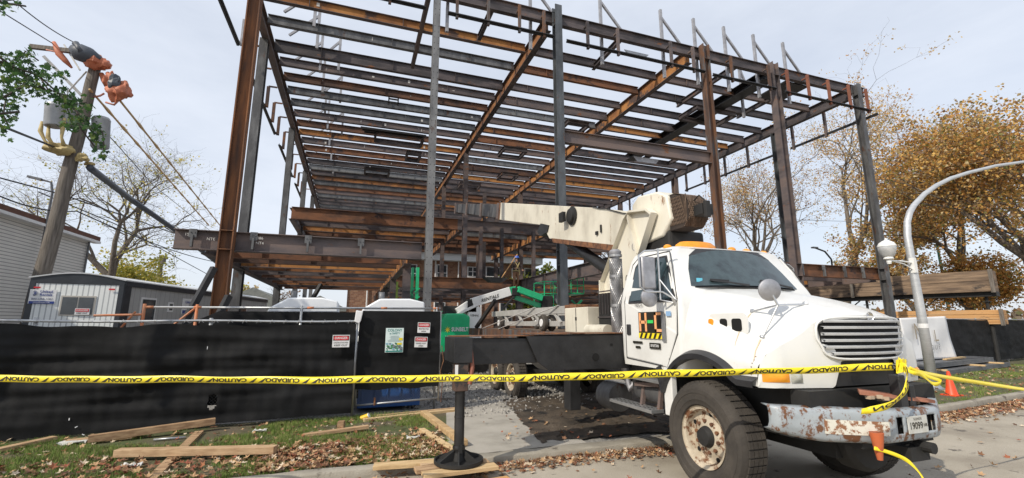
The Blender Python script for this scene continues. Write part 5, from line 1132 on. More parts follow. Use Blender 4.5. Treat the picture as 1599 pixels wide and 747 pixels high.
def cone(x, y, z, h, label, tilt=None):
    T = thing('traffic_cone', label, 'traffic cone', (x, y, z)); 
    mb = MB(); mb.lathe((x, y, z), [(h*.22, .025), (h*.205, .04), (h*.05, h), (h*.03, h), (.0, h*.99)], (0, 0, 1), 24); mb.build('cone_body', cone_m, T, smooth=True)
    mb = MB(); mb.b2(x-h*.28, x+h*.28, y-h*.28, y+h*.28, z, z+.03); mb.build('base', cone_m, T, bevel=.01)
cone(14.05, 7.42, 0.0, .58, 'bright orange cone standing on the grass right of the lamp post')
T = thing('traffic_cone', 'orange cone hanging upside down under the rusty front bumper', 'traffic cone', (TX-.32, 3.0, .5))
c = at(1371, 694, y=2.96); mb = MB(); mb.lathe(c, [(.0, .10), (.055, .10), (.05, .06), (.022, -.13), (0, -.135)], (.0, 0, 1), 18); mb.build('cone_body', mat('dull_orange', [(.55, .13, .04), (.4, .1, .04)], 5, .6), T, smooth=True)
ST = thing('metal_decking_stack', 'two low bundles of dark grey metal decking sheets lying on the right lawn', 'decking', (21, 10.2, 0))
q0 = Vector((17.4, 9.75, 0)); q1 = Vector((25.2, 11.2, 0)); dd = (q1-q0).normalized(); nn2 = Vector((-dd.y, dd.x, 0))
for j, (l0, l1, o_, z) in enumerate(((0, 3.3, 0, .03), (3.45, 8, .0, .03), (.6, 7.2, .25, .25))):
    mb = MB()
    for k in range(3): mb.prism([q0+dd*l0+nn2*o_+Vector((0, 0, z+k*.055)), q0+dd*l0+nn2*(o_+1.0)+Vector((0, 0, z+k*.055)), q0+dd*l0+nn2*(o_+1.0)+Vector((0, 0, z+k*.055+.05)), q0+dd*l0+nn2*o_+Vector((0, 0, z+k*.055+.05))], dd*(l1-l0))
    mb.build('sheet_bundle', pvc, ST)
for k, (l, z) in enumerate(((1.1, .195), (4.6, .195), (6.6, .195))):
    mb = MB(); p = q0+dd*l+nn2*-.15+Vector((0, 0, z)); mb.prism([p, p+dd*.12, p+dd*.12+Vector((0, 0, .055)), p+Vector((0, 0, .055))], nn2*1.4); mb.build('spacer_block', wood2, ST, bevel=.004)
plank((20.6, 10.9, .42), (22.3, 11.2, .44), .15, .05, 'loose pale board lying on the grey decking stack', wood2)
plank((16.6, 9.9, .1), (18.2, 10.6, .35), .2, .06, 'broken board leaning at the near end of the decking stack', wood2)
def tstack(name, label, a, b, z0, z1, m, nb, segs, trim=None):
    T = thing(name, label, 'timber', ((a+b)/2).to_tuple()); d = (b-a); L = d.length; d.normalize(); nv = Vector((d.y, -d.x, 0)); nv = nv if nv.x < 0 else -nv
    for s in range(segs):
        for k in range(nb):
            mb = MB(); s0 = L*s/segs+.02; s1 = L*(s+1)/segs-.02; zz = z0+(z1-z0)*k/nb; mb.prism([a+d*s0+Vector((0, 0, zz+.006)), a+d*s0-nv*.9+Vector((0, 0, zz+.006)), a+d*s0-nv*.9+Vector((0, 0, zz+(z1-z0)/nb-.006)), a+d*s0+Vector((0, 0, zz+(z1-z0)/nb-.006))], d*(s1-s0)); mb.build('timber', m, T, bevel=.01)
        mb = MB(); p = a+d*(L*(s+1)/segs-.12)+nv*.03; mb.prism([p+Vector((0, 0, z0-.05)), p+d*.14+Vector((0, 0, z0-.05)), p+d*.14+Vector((0, 0, z1+.03)), p+Vector((0, 0, z1+.03))], nv*.05); mb.build('batten', pole_wood, T)
    return T, d, L, nv
A_ = Vector((24.9, 19.7, 0)); B_ = Vector((27.0, 10.4+1.6, 0)); d_ = (B_-A_).normalized(); B2 = B_+d_*0+Vector((4.5, -.0, 0))*0
T1, d_, L_, nv_ = tstack('timber_mats', 'upper tier of big weathered timber mats above the right fence', A_, B_, 3.15, 4.12, mat_timber, 2, 3)
mb = MB()
for q in (.1, .38, .66, .95):
    p = A_+d_*L_*q-nv_*.45; mb.cyl((p.x, p.y, 0), (p.x, p.y, 2.0), .09, n=10); mb.cyl((p.x, p.y, 2.0), (p.x, p.y, 3.0), .06, n=10); mb.box((p.x, p.y, 3.0), (.3, .3, .05)); mb.box((p.x, p.y, 2.72), (.22, .22, .04))
for q in (.2, .6): p = A_+d_*L_*q-nv_*.45; mb.bar((p.x, p.y, 2.0), (p.x+1.2*d_.x, p.y+1.2*d_.y, 3.0), .05)
mb.prism([A_+Vector((0, 0, 2.95))-nv_*.2, A_+Vector((0, 0, 2.95))-nv_*.8, A_+Vector((0, 0, 3.15))-nv_*.8, A_+Vector((0, 0, 3.15))-nv_*.2], d_*L_); mb.build('trestle', black, T1)
T2, *_ = tstack('timber_mats', 'lower tier of orange brown timbers just over the right fence top', A_+Vector((.2, 0, 0)), B_+Vector((.25, 0, 0)), 1.7, 2.35, timber_new, 3, 2)

# ------------------------------------------------------------------ boom lift, dolly, rest post on deck
BL = thing('boom_lift', 'green and white articulated boom lift standing behind the gate', 'boom lift', (3.4, 16.6, 0)); YL = 16.6
def bl(px, py, y=YL): return at(px, py, y=y)
mb = MB(); a, b = bl(687, 500), bl(733, 500); zb = bl(700, 552).z; zt = bl(700, 492).z
mb.prism([(a.x, YL-.1, zb), (b.x, YL-.1, zb), (b.x, YL-.1, zt-.05), (a.x+.85, YL-.1, zt+.06), (a.x+.2, YL-.1, zt+.05), (a.x, YL-.1, zt-.25)], (0, 1.3, 0)); bb = mb.build('engine_cover', green, BL, bevel=.06, smooth=True)
mb = MB(); text(mb, 'SUNBELT', (a.x+.72, YL-.115, (zt+zb)/2+.16), (1, 0, 0), (0, 0, 1), .20, width=.62, bold=.03); text(mb, 'Low-No Emissions', (a.x+.55, YL-.115, (zt+zb)/2-.1), (1, 0, 0), (0, 0, 1), .12, width=.7, bold=.01); mb.build('lettering', signw, bb)
mb = MB(); cc = Vector((a.x+.27, YL-.115, (zt+zb)/2+.16))
for k in range(8): an = k*math.pi/4; mb.add([cc+Vector((math.cos(an+t)*r, 0, math.sin(an+t)*r)) for t, r in ((-.25, .05), (0, .13), (.25, .05))], [(0, 1, 2)])
mb.lathe(cc, [(0, .001), (.055, .001)], (0, -1, 0), 16); mb.build('sun_mark', mat('yellow_mark', [(.8, .65, .05)], rough=.5), bb)
mb = MB(); mb.b2(a.x+.1, a.x+1.6, YL-.2, YL+1.5, .35, .62); mb.build('chassis', dgreen, BL, bevel=.03)
for x in (a.x+.15, a.x+1.5):
    for y in (YL-.35, YL+1.35): mb = MB(); mb.lathe((x, y, .38), [(0, .0), (.2, 0), (.36, .02), (.38, .06), (.38, .24), (.36, .28), (0, .28)], (0, 1, 0), 24); mb.build('wheel', rubber, BL, smooth=True)
p0, p1 = bl(733, 508), bl(758, 487); mb = MB(); mb.prism([(bl(734, 0).x, YL, zb+.0), (bl(757, 0).x, YL, zb), (bl(757, 0).x, YL, bl(757, 480).z), (bl(741, 0).x, YL, bl(741, 476).z)], (0, .5, 0)); mast = mb.build('mast', white_m, BL, bevel=.02)
mb = MB(); text(mb, '1084AJ', (bl(748, 0).x, YL-.006, bl(748, 493).z), (1, 0, 0), (0, 0, 1), .11, width=.3, bold=.01); mb.build('lettering', ink, mast)
def arm(pa, pb, w, m, name, d=.25, yo=0): mb = MB(); mb.bar(bl(*pa)+Vector((0, yo, 0)), bl(*pb)+Vector((0, yo, 0)), d, w); return mb.build(name, m, BL, bevel=.015)
arm((688, 503), (742, 478), .10, white_m, 'lower_strut', .08); ar = arm((715, 487), (740, 471), .26, white_m, 'lower_boom', yo=.2); ub = arm((738, 473), (797, 455), .34, white_m, 'upper_boom', yo=.1)
mb = MB(); q = bl(765, 466)+Vector((0, -.04, 0)); rt = (bl(797, 455)-bl(738, 473)).normalized(); text(mb, 'RENTALS', q, rt, (0, 0, 1), .18, width=.7, bold=.02); mb.build('lettering', ink, ub)
mb = MB(); mb.prism([bl(794, 449), bl(806, 447), bl(804, 456), bl(799, 462), bl(794, 462)], (0, .35, 0)); mb.build('knuckle', green, BL, bevel=.02)
arm((808, 452), (846, 466), .24, green, 'jib'); arm((806, 464), (848, 478), .18, green, 'jib', .15, .2); arm((803, 463), (788, 480), .08, black, 'jib_cylinder', .08)
for (qx, qy), dy_, sz in (((738, 478), .2, (.35, .4, .5)), ((805, 456), .15, (.3, .4, .3)), ((855, 472), .3, (.45, .6, .5)), ((712, 485), .5, (.7, .5, .35))): mb = MB(); mb.box(bl(qx, qy)+Vector((0, dy_, 0)), sz); mb.build('hydraulic_unit', black, BL, bevel=.03)
def basket(parent, x0, x1, y0, y1, z0, z1, name='work_basket'):
    mb = MB(); z_ = [z0, (z0+z1)/2, z1]
    for x in (x0, x1):
        for y in (y0, y1): mb.cyl((x, y, z0), (x, y, z1), .022, n=6)
    for z in z_:
        for a, b in (((x0, y0), (x1, y0)), ((x1, y0), (x1, y1)), ((x1, y1), (x0, y1)), ((x0, y1), (x0, y0))): mb.cyl((a[0], a[1], z), (b[0], b[1], z), .02, n=6)
    mb.cyl(((x0+x1)/2, y0, z0), ((x0+x1)/2, y0, z1), .018, n=6); mb.b2(x0, x1, y0, y1, z0-.04, z0); return mb.build(name, green, parent)
b0, b1 = bl(852, 478), bl(872, 440); basket(BL, b0.x, b1.x+.2, YL+.1, YL+1.2, b0.z, b1.z)
mb = MB(); mb.box((b0.x+.7, YL+.3, b1.z), (.5, .3, .22)); mb.cyl((b0.x+.6, YL+.2, b0.z+.1), (b0.x+.6, YL+.2, b0.z+.5), .12, n=12); mb.build('control_box', pvc, BL, bevel=.02)
SL = thing('scissor_lift', 'green lift platform seen between the steel column and the crane', 'lift', (8.5, 17, 0))
s0, s1 = at(892, 458, y=17), at(911, 434, y=17); basket(SL, s0.x, s1.x, 17, 18.6, s0.z, s1.z, 'platform_rail')
mb = MB(); mb.b2(s0.x, s1.x, 17, 18.6, .4, .9); mb.build('chassis', green, SL, bevel=.03); mb = MB()
for k in range(4):
    z = .9+k*.45; z2 = z+.45
    for y in (17.1, 18.5): mb.bar((s0.x+.05, y, z), (s1.x-.05, y, min(z2, s0.z-.05)), .05, .08); mb.bar((s1.x-.05, y, z), (s0.x+.05, y, min(z2, s0.z-.05)), .05, .08)
mb.build('scissor_arm', dgreen, SL)
G2 = thing('boom_lift', 'dark green lift mast parked deep under the first floor steel', 'boom lift', (2.6, 22, 0))
for px0, px1, m in ((614, 622, lime), (641, 647, dgreen), (648, 655, green)):
    a = at(px0, 478, y=22); b = at(px1, 418 if m != lime else 440, y=22); mb = MB(); mb.b2(a.x, b.x, 22, 22.3, .3, b.z)
    for k in range(8): mb.bar((a.x-.05, 21.98, .4+k*.4), (b.x+.05, 21.98, .6+k*.4), .05)
    mb.build('mast', m if m != lime else mat('yellow_green_paint', [(.25, .35, .05)], rough=.5), G2)
mb = MB(); a = at(655, 478, y=22); 
for k in range(3): mb.lathe((a.x+.4+k*.35, 22, .6+.7*k % 1.6), [(.3, 0), (.34, .05), (.3, .1)], (0, 1, 0), 18)
mb.b2(a.x-1.4, a.x+1, 21.9, 23, .3, 1.2); mb.build('hose_reel', dgreen, G2)
DL = thing('frame_dolly', 'grey aluminium frame dolly on small black tyres strapped to the truck deck', 'dolly', (4.9, 11.5, 1.57))
def dp(px, py, x): return at(px, py, x=x)
alw = mat('dull_white_aluminium', [(.42, .41, .39), (.56, .55, .52)], 4, .5, .3, .1, 30)
zt_ = 2.36
for x in (4.35, 5.5):
    mb = MB(); mb.b2(x-.04, x+.04, 8.9, 14.4, 1.96, 2.12); mb.b2(x-.04, x+.04, 9.2, 13.4, 1.68, 1.80)
    for y in (9.2, 10.4, 11.6, 12.8, 13.5): mb.bar((x, y, 1.75), (x, y+.4, 2.02), .05, .07)
    mb.build('side_frame', alw, DL, bevel=.006)
mb = MB()
for y in (8.8, 10.5, 12.2, 14.2): mb.b2(4.35, 5.5, y-.05, y+.05, 1.98, 2.08)
mb.build('cross_member', alw, DL)
for y in (9.9, 13.2):
    for x in (4.22, 4.42, 5.42, 5.62):
        mb = MB(); mb.lathe((x-.06, y, 1.57+.19), [(0, .02), (.09, .02), (.16, 0), (.19, .03), (.19, .10), (.16, .13), (0, .11)], (1, 0, 0), 24); w_ = mb.build('wheel', rubber, DL, smooth=True)
        mb = MB(); mb.lathe((x-.062, y, 1.76), [(0, .0), (.085, .0), (.09, .018)], (1, 0, 0), 20); mb.build('rim', signw, w_, smooth=True)
mb = MB()
for y0, y1 in ((10.6, 13.6), (9.2, 12.0)): mb.bar((4.30, y0, 2.14), (3.80, y1, 1.60), .05, .006)
tag(mb.build('cargo_strap', cloth_w), 'pale straps tying the aluminium dolly down to the deck edge', 'strap')
mb = MB(); p = Vector((4.4, 14.3, 0)); zz = at(778, 433, x=4.4).z; mb.ibeam((4.4, 14.3, 1.57), (4.4, 14.3, zz-.1), .3, .3); mb.prism([(4.0, 14.1, zz), (4.8, 14.1, zz), (4.6, 14.1, zz-.14), (4.2, 14.1, zz-.14)], (0, .4, 0)); mb.bar((4.4, 14.3, 2.5), (4.0, 15.2, 1.6), .1); tp('boom_rest', mb, black)
# ------------------------------------------------------------------ houses
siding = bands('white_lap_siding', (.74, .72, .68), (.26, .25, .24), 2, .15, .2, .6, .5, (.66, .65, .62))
HS = thing('sided_house', 'tall pale lap sided house with brown roof edge behind the utility pole', 'house', (-18, 26, 0))
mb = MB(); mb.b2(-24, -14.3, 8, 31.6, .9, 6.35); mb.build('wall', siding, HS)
mb = MB(); mb.b2(-24, -14.22, 7.9, 31.65, 0, 1.6); mb.build('brick_base', mat('dark_red_brick', [(.10, .04, .03), (.16, .07, .05)], 9, .9), HS)
mb = MB(); mb.prism([(-14.0, 7.6, 6.35), (-14.0, 7.6, 6.62), (-19, 7.6, 8.2), (-24.5, 7.6, 6.6), (-24.5, 7.6, 6.35)], (0, 24.4, 0)); mb.build('roof', mat('brown_roof', [(.11, .05, .035), (.17, .08, .055)], 5, .9), HS)
mb = MB(); mb.b2(-14.3, -13.95, 7.6, 32.0, 6.24, 6.37); mb.build('gutter', signw, HS)
mb = MB(); mb.cyl((-14.22, 31.4, .5), (-14.22, 31.4, 6.3), .05, n=8); mb.build('downpipe', pvc, HS)
for y in (21.6, 27.5): 
    mb = MB(); mb.b2(-14.32, -14.24, y, y+1.3, 2.55, 3.1); w_ = mb.build('window', signw, HS); mb = MB(); mb.b2(-14.25, -14.22, y+.1, y+1.2, 2.62, 3.03); mb.build('pane', glass_h, w_)
def brickmat(name, c1, c2, mortar, s=4.3):
    m = mat(name, [c1], bump=.0001); n = m.node_tree; b = n.nodes['Principled BSDF']; t = n.nodes.new('ShaderNodeTexCoord'); mp = n.nodes.new('ShaderNodeMapping'); mp.inputs['Rotation'].default_value = (R(90), 0, 0)
    br = n.nodes.new('ShaderNodeTexBrick'); br.inputs['Scale'].default_value = s; br.inputs['Color1'].default_value = c1+(1,); br.inputs['Color2'].default_value = c2+(1,); br.inputs['Mortar'].default_value = mortar+(1,); br.inputs['Mortar Size'].default_value = .012; br.inputs['Bias'].default_value = -.2
    n.links.new(t.outputs['Object'], mp.inputs[0]); n.links.new(mp.outputs[0], br.inputs[0]); n.links.new(br.outputs[0], b.inputs['Base Color']); return m
brick = brickmat('brown_brick', (.22, .10, .06), (.36, .20, .12), (.3, .26, .2), 1.6)
BH = thing('brick_house', 'long two storey brown brick house with white eaves behind the steel frame', 'house', (9, 50, 0))
mb = MB(); mb.b2(-.6, 18.6, 46, 56, 0, 8.15); mb.build('wall', brick, BH)
mb = MB(); mb.b2(-1.1, 19.3, 45.2, 56.8, 8.05, 8.75); mb.build('eaves', mat('white_eaves', [(.62, .65, .66)], rough=.6), BH)
mb = MB(); mb.prism([(-1.1, 45.2, 8.76), (19.3, 45.2, 8.76), (17.0, 51, 10.6), (1.5, 51, 10.6)], (0, .01, 0)); 
mb = MB(); mb.add([(-1.3, 45.0, 8.75), (19.5, 45.0, 8.75), (19.5, 57, 8.75), (-1.3, 57, 8.75), (3, 51, 9.7), (15, 51, 9.7)], [(0, 1, 5, 4), (1, 2, 5), (2, 3, 4, 5), (3, 0, 4)]); mb.build('roof', mat('grey_roof', [(.3, .31, .32), (.4, .41, .42)], 4, .9), BH)
for px, w, z0, z1 in ((690, .9, 6.0, 7.6), (738, .9, 6.6, 7.5), (772, 1.7, 5.6, 7.6), (806, .8, 5.9, 7.5), (838-8, 1.5, 5.9, 7.6), (688, .9, 2, 3.8), (735, 1.6, 2, 3.8), (640, 1.2, 5.8, 7.5), (600, 1.2, 2, 3.8), (790, 1.2, 2, 3.8)):
    x = at(px, 420, y=45.9).x; mb = MB(); mb.b2(x-w/2-.12, x+w/2+.12, 45.86, 46.05, z0-.15, z1+.08); w_ = mb.build('window', signw, BH)
    mb = MB(); mb.b2(x-w/2, x+w/2, 45.82, 45.87, z0, z1)
    mb.build('pane', glass_h, w_); mb = MB(); mb.b2(x-.04, x+.04, 45.79, 45.83, z0, z1); mb.b2(x-w/2, x+w/2, 45.79, 45.83, (z0+z1)/2-.03, (z0+z1)/2+.03); mb.build('glazing_bar', signw, w_)
for px in (680, 689, 716, 575, 752):
    x = at(px, 430, y=45.8).x; mb = MB(); mb.cyl((x, 45.85, 0), (x, 45.85, 8.1), .07, n=8); mb.build('downpipe', signw, BH)
def house(x, y, w, d, h, rh, wm, rm, label, name='house'):
    T = thing(name, label, 'house', (x, y, 0)); mb = MB(); mb.b2(x-w/2, x+w/2, y, y+d, 0, h); mb.build('wall', wm, T)
    mb = MB(); mb.prism([(x-w/2-.4, y-.4, h), (x+w/2+.4, y-.4, h), (x, y-.4, h+rh)], (0, d+.8, 0)) if w < d else mb.prism([(x-w/2-.4, y-.4, h), (x-w/2-.4, y+d+.4, h), (x-w/2-.4, y+d/2, h+rh)], (w+.8, 0, 0)); mb.build('roof', rm, T)
    for k in range(max(2, int(w/3))):
        xx = x-w/2+w*(k+.5)/max(2, int(w/3)); mb = MB(); mb.b2(xx-.55, xx+.55, y-.06, y, 1.3, 2.6); w_ = mb.build('window', signw, T); mb = MB(); mb.b2(xx-.45, xx+.45, y-.09, y-.055, 1.4, 2.5); mb.build('pane', glass_h, w_)
g1 = mat('pale_green_siding', [(.36, .38, .34)], rough=.8); rr1 = mat('grey_shingle', [(.16, .17, .16), (.24, .25, .23)], 3, .9); rr2 = mat('brown_shingle', [(.13, .08, .06), (.2, .13, .1)], 3, .9)
house(-11.5, 62, 9, 12, 3.6, 2.4, g1, rr1, 'small pale house with grey gable roof far behind the left columns'); house(-19, 66, 10, 10, 3.4, 2.6, mat('tan_brick_far', [(.3, .22, .16)], rough=.9), rr2, 'brown roofed bungalow far off right of the trailer')
house(-4.5, 70, 8, 10, 3.4, 2.2, brick, rr1, 'low brick bungalow glimpsed between the grey columns'); house(36, 62, 12, 10, 5.2, 2.5, mat('tan_far', [(.34, .27, .2)], rough=.9), rr2, 'tan house far behind the crane truck cab')
house(60, 42, 14, 9, 3.0, 1.0, mat('red_brick_far', [(.35, .10, .06)], rough=.9), mat('white_roof_far', [(.6, .58, .55)], rough=.8), 'low white and red building beyond the right timber stacks'); house(46, 40, 12, 9, 3.2, .8, mat('white_far', [(.6, .58, .55)], rough=.9), rr1, 'low white building glimpsed under the timber mats')

# ------------------------------------------------------------------ poles and wires
UP = thing('utility_pole', 'leaning weathered utility pole with transformers and orange rubber blankets', 'utility pole', (-10.5, 21, 0))
PY = 21; pb = at(66, 430, y=PY); ptop = at(150, 103, y=PY); dirp = (ptop-pb).normalized(); base = pb-dirp*(pb.z/dirp.z)
mb = MB(); n = 14; mb.tube([base.lerp(ptop, i/n)+Vector((.02*math.sin(i*1.3), 0, 0)) for i in range(n+1)], [.27-.09*i/n for i in range(n+1)], 16); mb.build('pole', pole_wood, UP, smooth='full')
def pp(px, py, dy=0): return at(px, py, y=PY+dy)
def blob(c, r, seed, squash=(1, 1, 1), n=16):
    mb = MB()
    def f(u, v):
        a = u*2*math.pi; b = (v-.5)*math.pi; d = Vector((math.cos(a)*math.cos(b), math.sin(a)*math.cos(b), math.sin(b))); k = r*(1+.5*noise.noise(d*1.6+Vector((seed, 0, 0)))+.2*noise.noise(d*5+Vector((0, seed, 0)))); return Vector(c)+Vector((d.x*k*squash[0], d.y*k*squash[1], d.z*k*squash[2]))
    mb.grid(f, n, n//2+2); return mb
mb = MB(); mb.bar(pp(48, 73, .3), pp(128, 82, -.15), .14, .16); mb.build('crossarm', pole_wood, UP); mb = MB(); mb.bar(pp(68, 88, -.3), pp(128, 150), .07, .1); mb.bar(pp(105, 145, -.3), pp(135, 112), .05); mb.bar(pp(125, 110), pp(100, 70), .05); mb.build('crossarm_brace', alw, UP)
mb = MB(); mb.tube([pp(113, 75, -.35), pp(124, 82, -.35), pp(140, 88, -.35), pp(158, 93, -.35)], [.16, .34, .33, .1], 12); mb.tube([pp(118, 68, -.5), pp(128, 82, -.6)], .12, 8); mb.build('insulator_hood', rubber_cover, UP, smooth='full')
blob(pp(151, 98, -.2), .40, 1, (1, .8, .75), 26).build('rubber_blanket', blanket, UP, smooth=True); blob(pp(172, 125, -.3), .30, 2, (.7, .6, 1.1), 26).build('rubber_blanket', blanket, UP, smooth=True)
blob(pp(187, 142, -.4), .44, 5, (.75, .7, .95), 26).build('rubber_blanket', blanket, UP, smooth=True); blob(pp(178, 128, -.6), .22, 3, (1, .6, 1.3)).build('rubber_blanket', rubber_cover, UP)
mb = MB(); mb.tube([pp(84, 66), pp(92, 84), pp(102, 95), pp(112, 106)], [.06, .12, .10, .04], 8); mb.build('rubber_blanket', blanket, UP, smooth='full'); mb = MB(); mb.tube([pp(158, 115), pp(163, 125), pp(168, 137)], [.08, .12, .08], 8); mb.build('rubber_blanket', blanket, UP, smooth='full')
mb = MB(); mb.tube([pp(165, 160), pp(178, 164), pp(187, 155)], .04, 6); mb.tube([pp(146, 152), pp(156, 150), pp(163, 146)], .035, 6); mb.tube([pp(72, 78), pp(90, 82), pp(112, 80)], .03, 6); mb.build('jumper_wire', mat('pink_jumper', [(.5, .2, .14)], rough=.5), UP, smooth='full')
can = mat('grey_can', [(.30, .32, .34), (.42, .44, .46)], 3, .45, .2, .05, 20, blotch=((.5, .42, .25), 4, .68, (1, 1, .3)))
for px, py, w, h, dy in ((84, 183, 16, 30, -.45), (102, 176, 17, 40, -.1), (156, 210, 15, 42, .35)):
    c0 = pp(px, py+h/2, dy); c1 = pp(px+2, py-h/2, dy); r = (pp(px+w, py, dy)-pp(px, py, dy)).length*.95
    mb = MB(); ax = (c1-c0); mb.lathe(c0, [(0, 0), (r*.92, 0), (r, .04), (r, ax.length), (r*1.04, ax.length+.02), (r*.9, ax.length+.12), (0, ax.length+.16)], ax.normalized(), 22); mb.build('transformer', can, UP, smooth=True)
blob(pp(93, 233, -.3), .40, 7, (1.1, .7, .5), 22).build('yellow_cover', yblanket, UP, smooth=True); blob(pp(128, 246, -.2), .22, 9, (.9, .6, .8)).build('yellow_cover', yblanket, UP); blob(pp(140, 256, .1), .15, 8, (1.2, .6, .5)).build('yellow_cover', yblanket, UP)
mb = MB(); 
for pts in (((66, 190), (63, 205), (70, 220), (82, 232)), ((76, 196), (75, 215), (84, 228)), ((101, 185), (98, 200), (96, 215), (100, 228))): 
    P = [pp(a, b, -.5) for a, b in pts]; mb.tube(P, [.045+.03*(i % 2) for i in range(len(P))], 8)
mb.build('bushing_cover', yblanket, UP, smooth='full')
def wire(name, pts, r, m, label, lumps=0, cat='cable', sag=0):
    P = []; n = 40 if lumps else 24
    for (a, b) in zip(pts[:-1], pts[1:]):
        for k in range(n): t = k/n; q = a.lerp(b, t); q.z -= sag*4*t*(1-t); P.append(q)
    P.append(pts[-1]); rr_ = [r*(1+(.7 if lumps and i and i % lumps == 0 else 0)) for i in range(len(P))]
    mb = MB(); mb.tube(P, rr_, 6); return tag(mb.build(name, m, smooth='full'), label, cat)
wire('line_cable', [pp(187, 157, -.4), at(345, 354, y=46)], .042, cover_tan, 'upper tan sleeved cable running down right from the pole top', 4)
wire('line_cable', [pp(140, 140, -.3), at(326, 352, y=46)], .042, cover_tan, 'lower tan sleeved cable running down right from the pole', 3)
wire('line_cable', [pp(140, 262), at(205, 312, y=26), at(270, 357, y=30), at(345, 415, y=36)], .13, rubber_cover, 'thick dark grey sleeved cable hanging from the pole to behind the steel')
wire('power_line', [at(-60, 172, y=12), pp(85, 230, -.3)], .035, wire_m, 'thick black line entering from the left to the yellow covers')
wire('power_line', [at(-20, -10, y=16), at(20, 0, y=17), pp(115, 66, -.3)], .018, wire_m, 'thin line from the upper left corner to the black hood', sag=.1)
wire('power_line', [at(-20, 5, y=16), pp(82, 68)], .018, wire_m, 'thin line below it reaching the crossarm end')
wire('power_line', [at(-30, 270, y=22), at(100, 305, y=26), at(360, 395, y=50)], .03, wire_m, 'lower line passing behind the pole above the house roof')
wire('power_line', [at(-30, 292, y=22), at(120, 330, y=26), at(340, 410, y=50)], .03, wire_m, 'lowest pair of lines across the bare tree', sag=.3)
wire('power_line', [at(60, 300, y=30), at(180, 350, y=34), at(345, 440, y=60)], .03, wire_m, 'line running down towards the far wooden pole')
wire('power_line', [pp(150, 190), at(240, 290, y=34), at(330, 362, y=60)], .02, wire_m, 'very thin line under the tan sleeved cables')
wire('power_line', [at(1140, 340, y=60), at(1599, 348, y=60)], .035, wire_m, 'thin line crossing the sky behind the right columns', sag=.4)
FP = thing('utility_pole', 'small distant wooden utility pole beyond the trailer', 'utility pole', (-12, 60, 0)); a = at(248, 472, y=55); b = at(252, 399, y=55); mb = MB(); mb.cyl((a.x, 55, 0), (b.x, 55, b.z), .28, .2, n=10); mb.build('pole', pole_wood, FP); mb = MB(); mb.bar((b.x-.9, 55, b.z-.5), (b.x+.6, 55, b.z-.3), .15); mb.cyl((b.x+.3, 54.8, b.z-.9), (b.x+.3, 54.8, b.z-.1), .22, n=10); mb.build('crossarm', pole_wood, FP)
GL = thing('street_lamp', 'small far street lamp on an arching arm between the right columns', 'street lamp', (30, 40, 0)); P = [at(1303, 440, y=34), at(1298, 405, y=34), at(1288, 393, y=34), at(1272, 387, y=34)]; P = [Vector((P[0].x, P[0].y, 0))]+P; mb = MB(); mb.tube(P, .09, 8); mb.build('pole', wire_m, GL, smooth='full'); mb = MB(); mb.box(P[-1], (.7, .3, .15)); mb.build('lamp_head', pvc, GL)
GP = thing('street_lamp', 'thin green lamp pole leaning in the autumn trees', 'street lamp', (40, 25, 0)); a = at(1472, 430, y=25); b = at(1452, 320, y=25); mb = MB(); mb.cyl((a.x, 25, 0), (a.x, 25, a.z), .12, n=8); mb.cyl(a, b, .11, .08, n=8); mb.build('pole', mat('green_pole', [(.03, .14, .09)], rough=.5), GP); mb = MB(); mb.lathe(b, [(.1, 0), (.16, .1), (.12, .3), (0, .4)], (0, 0, 1), 12); mb.build('lamp_globe', dgreen, GP)
SP = thing('flood_lamp', 'dull steel lamp head left of the utility pole', 'lamp', (-12, 26, 0)); a = at(44, 276, y=27); b = at(66, 281, y=27); mb = MB(); mb.bar(a, b, .2, .1); mb.tube([b, at(80, 285, y=27), at(82, 300, y=27), Vector((at(82, 300, y=27).x, 27, 0))], .05, 6); mb.build('lamp_head', pvc, SP)

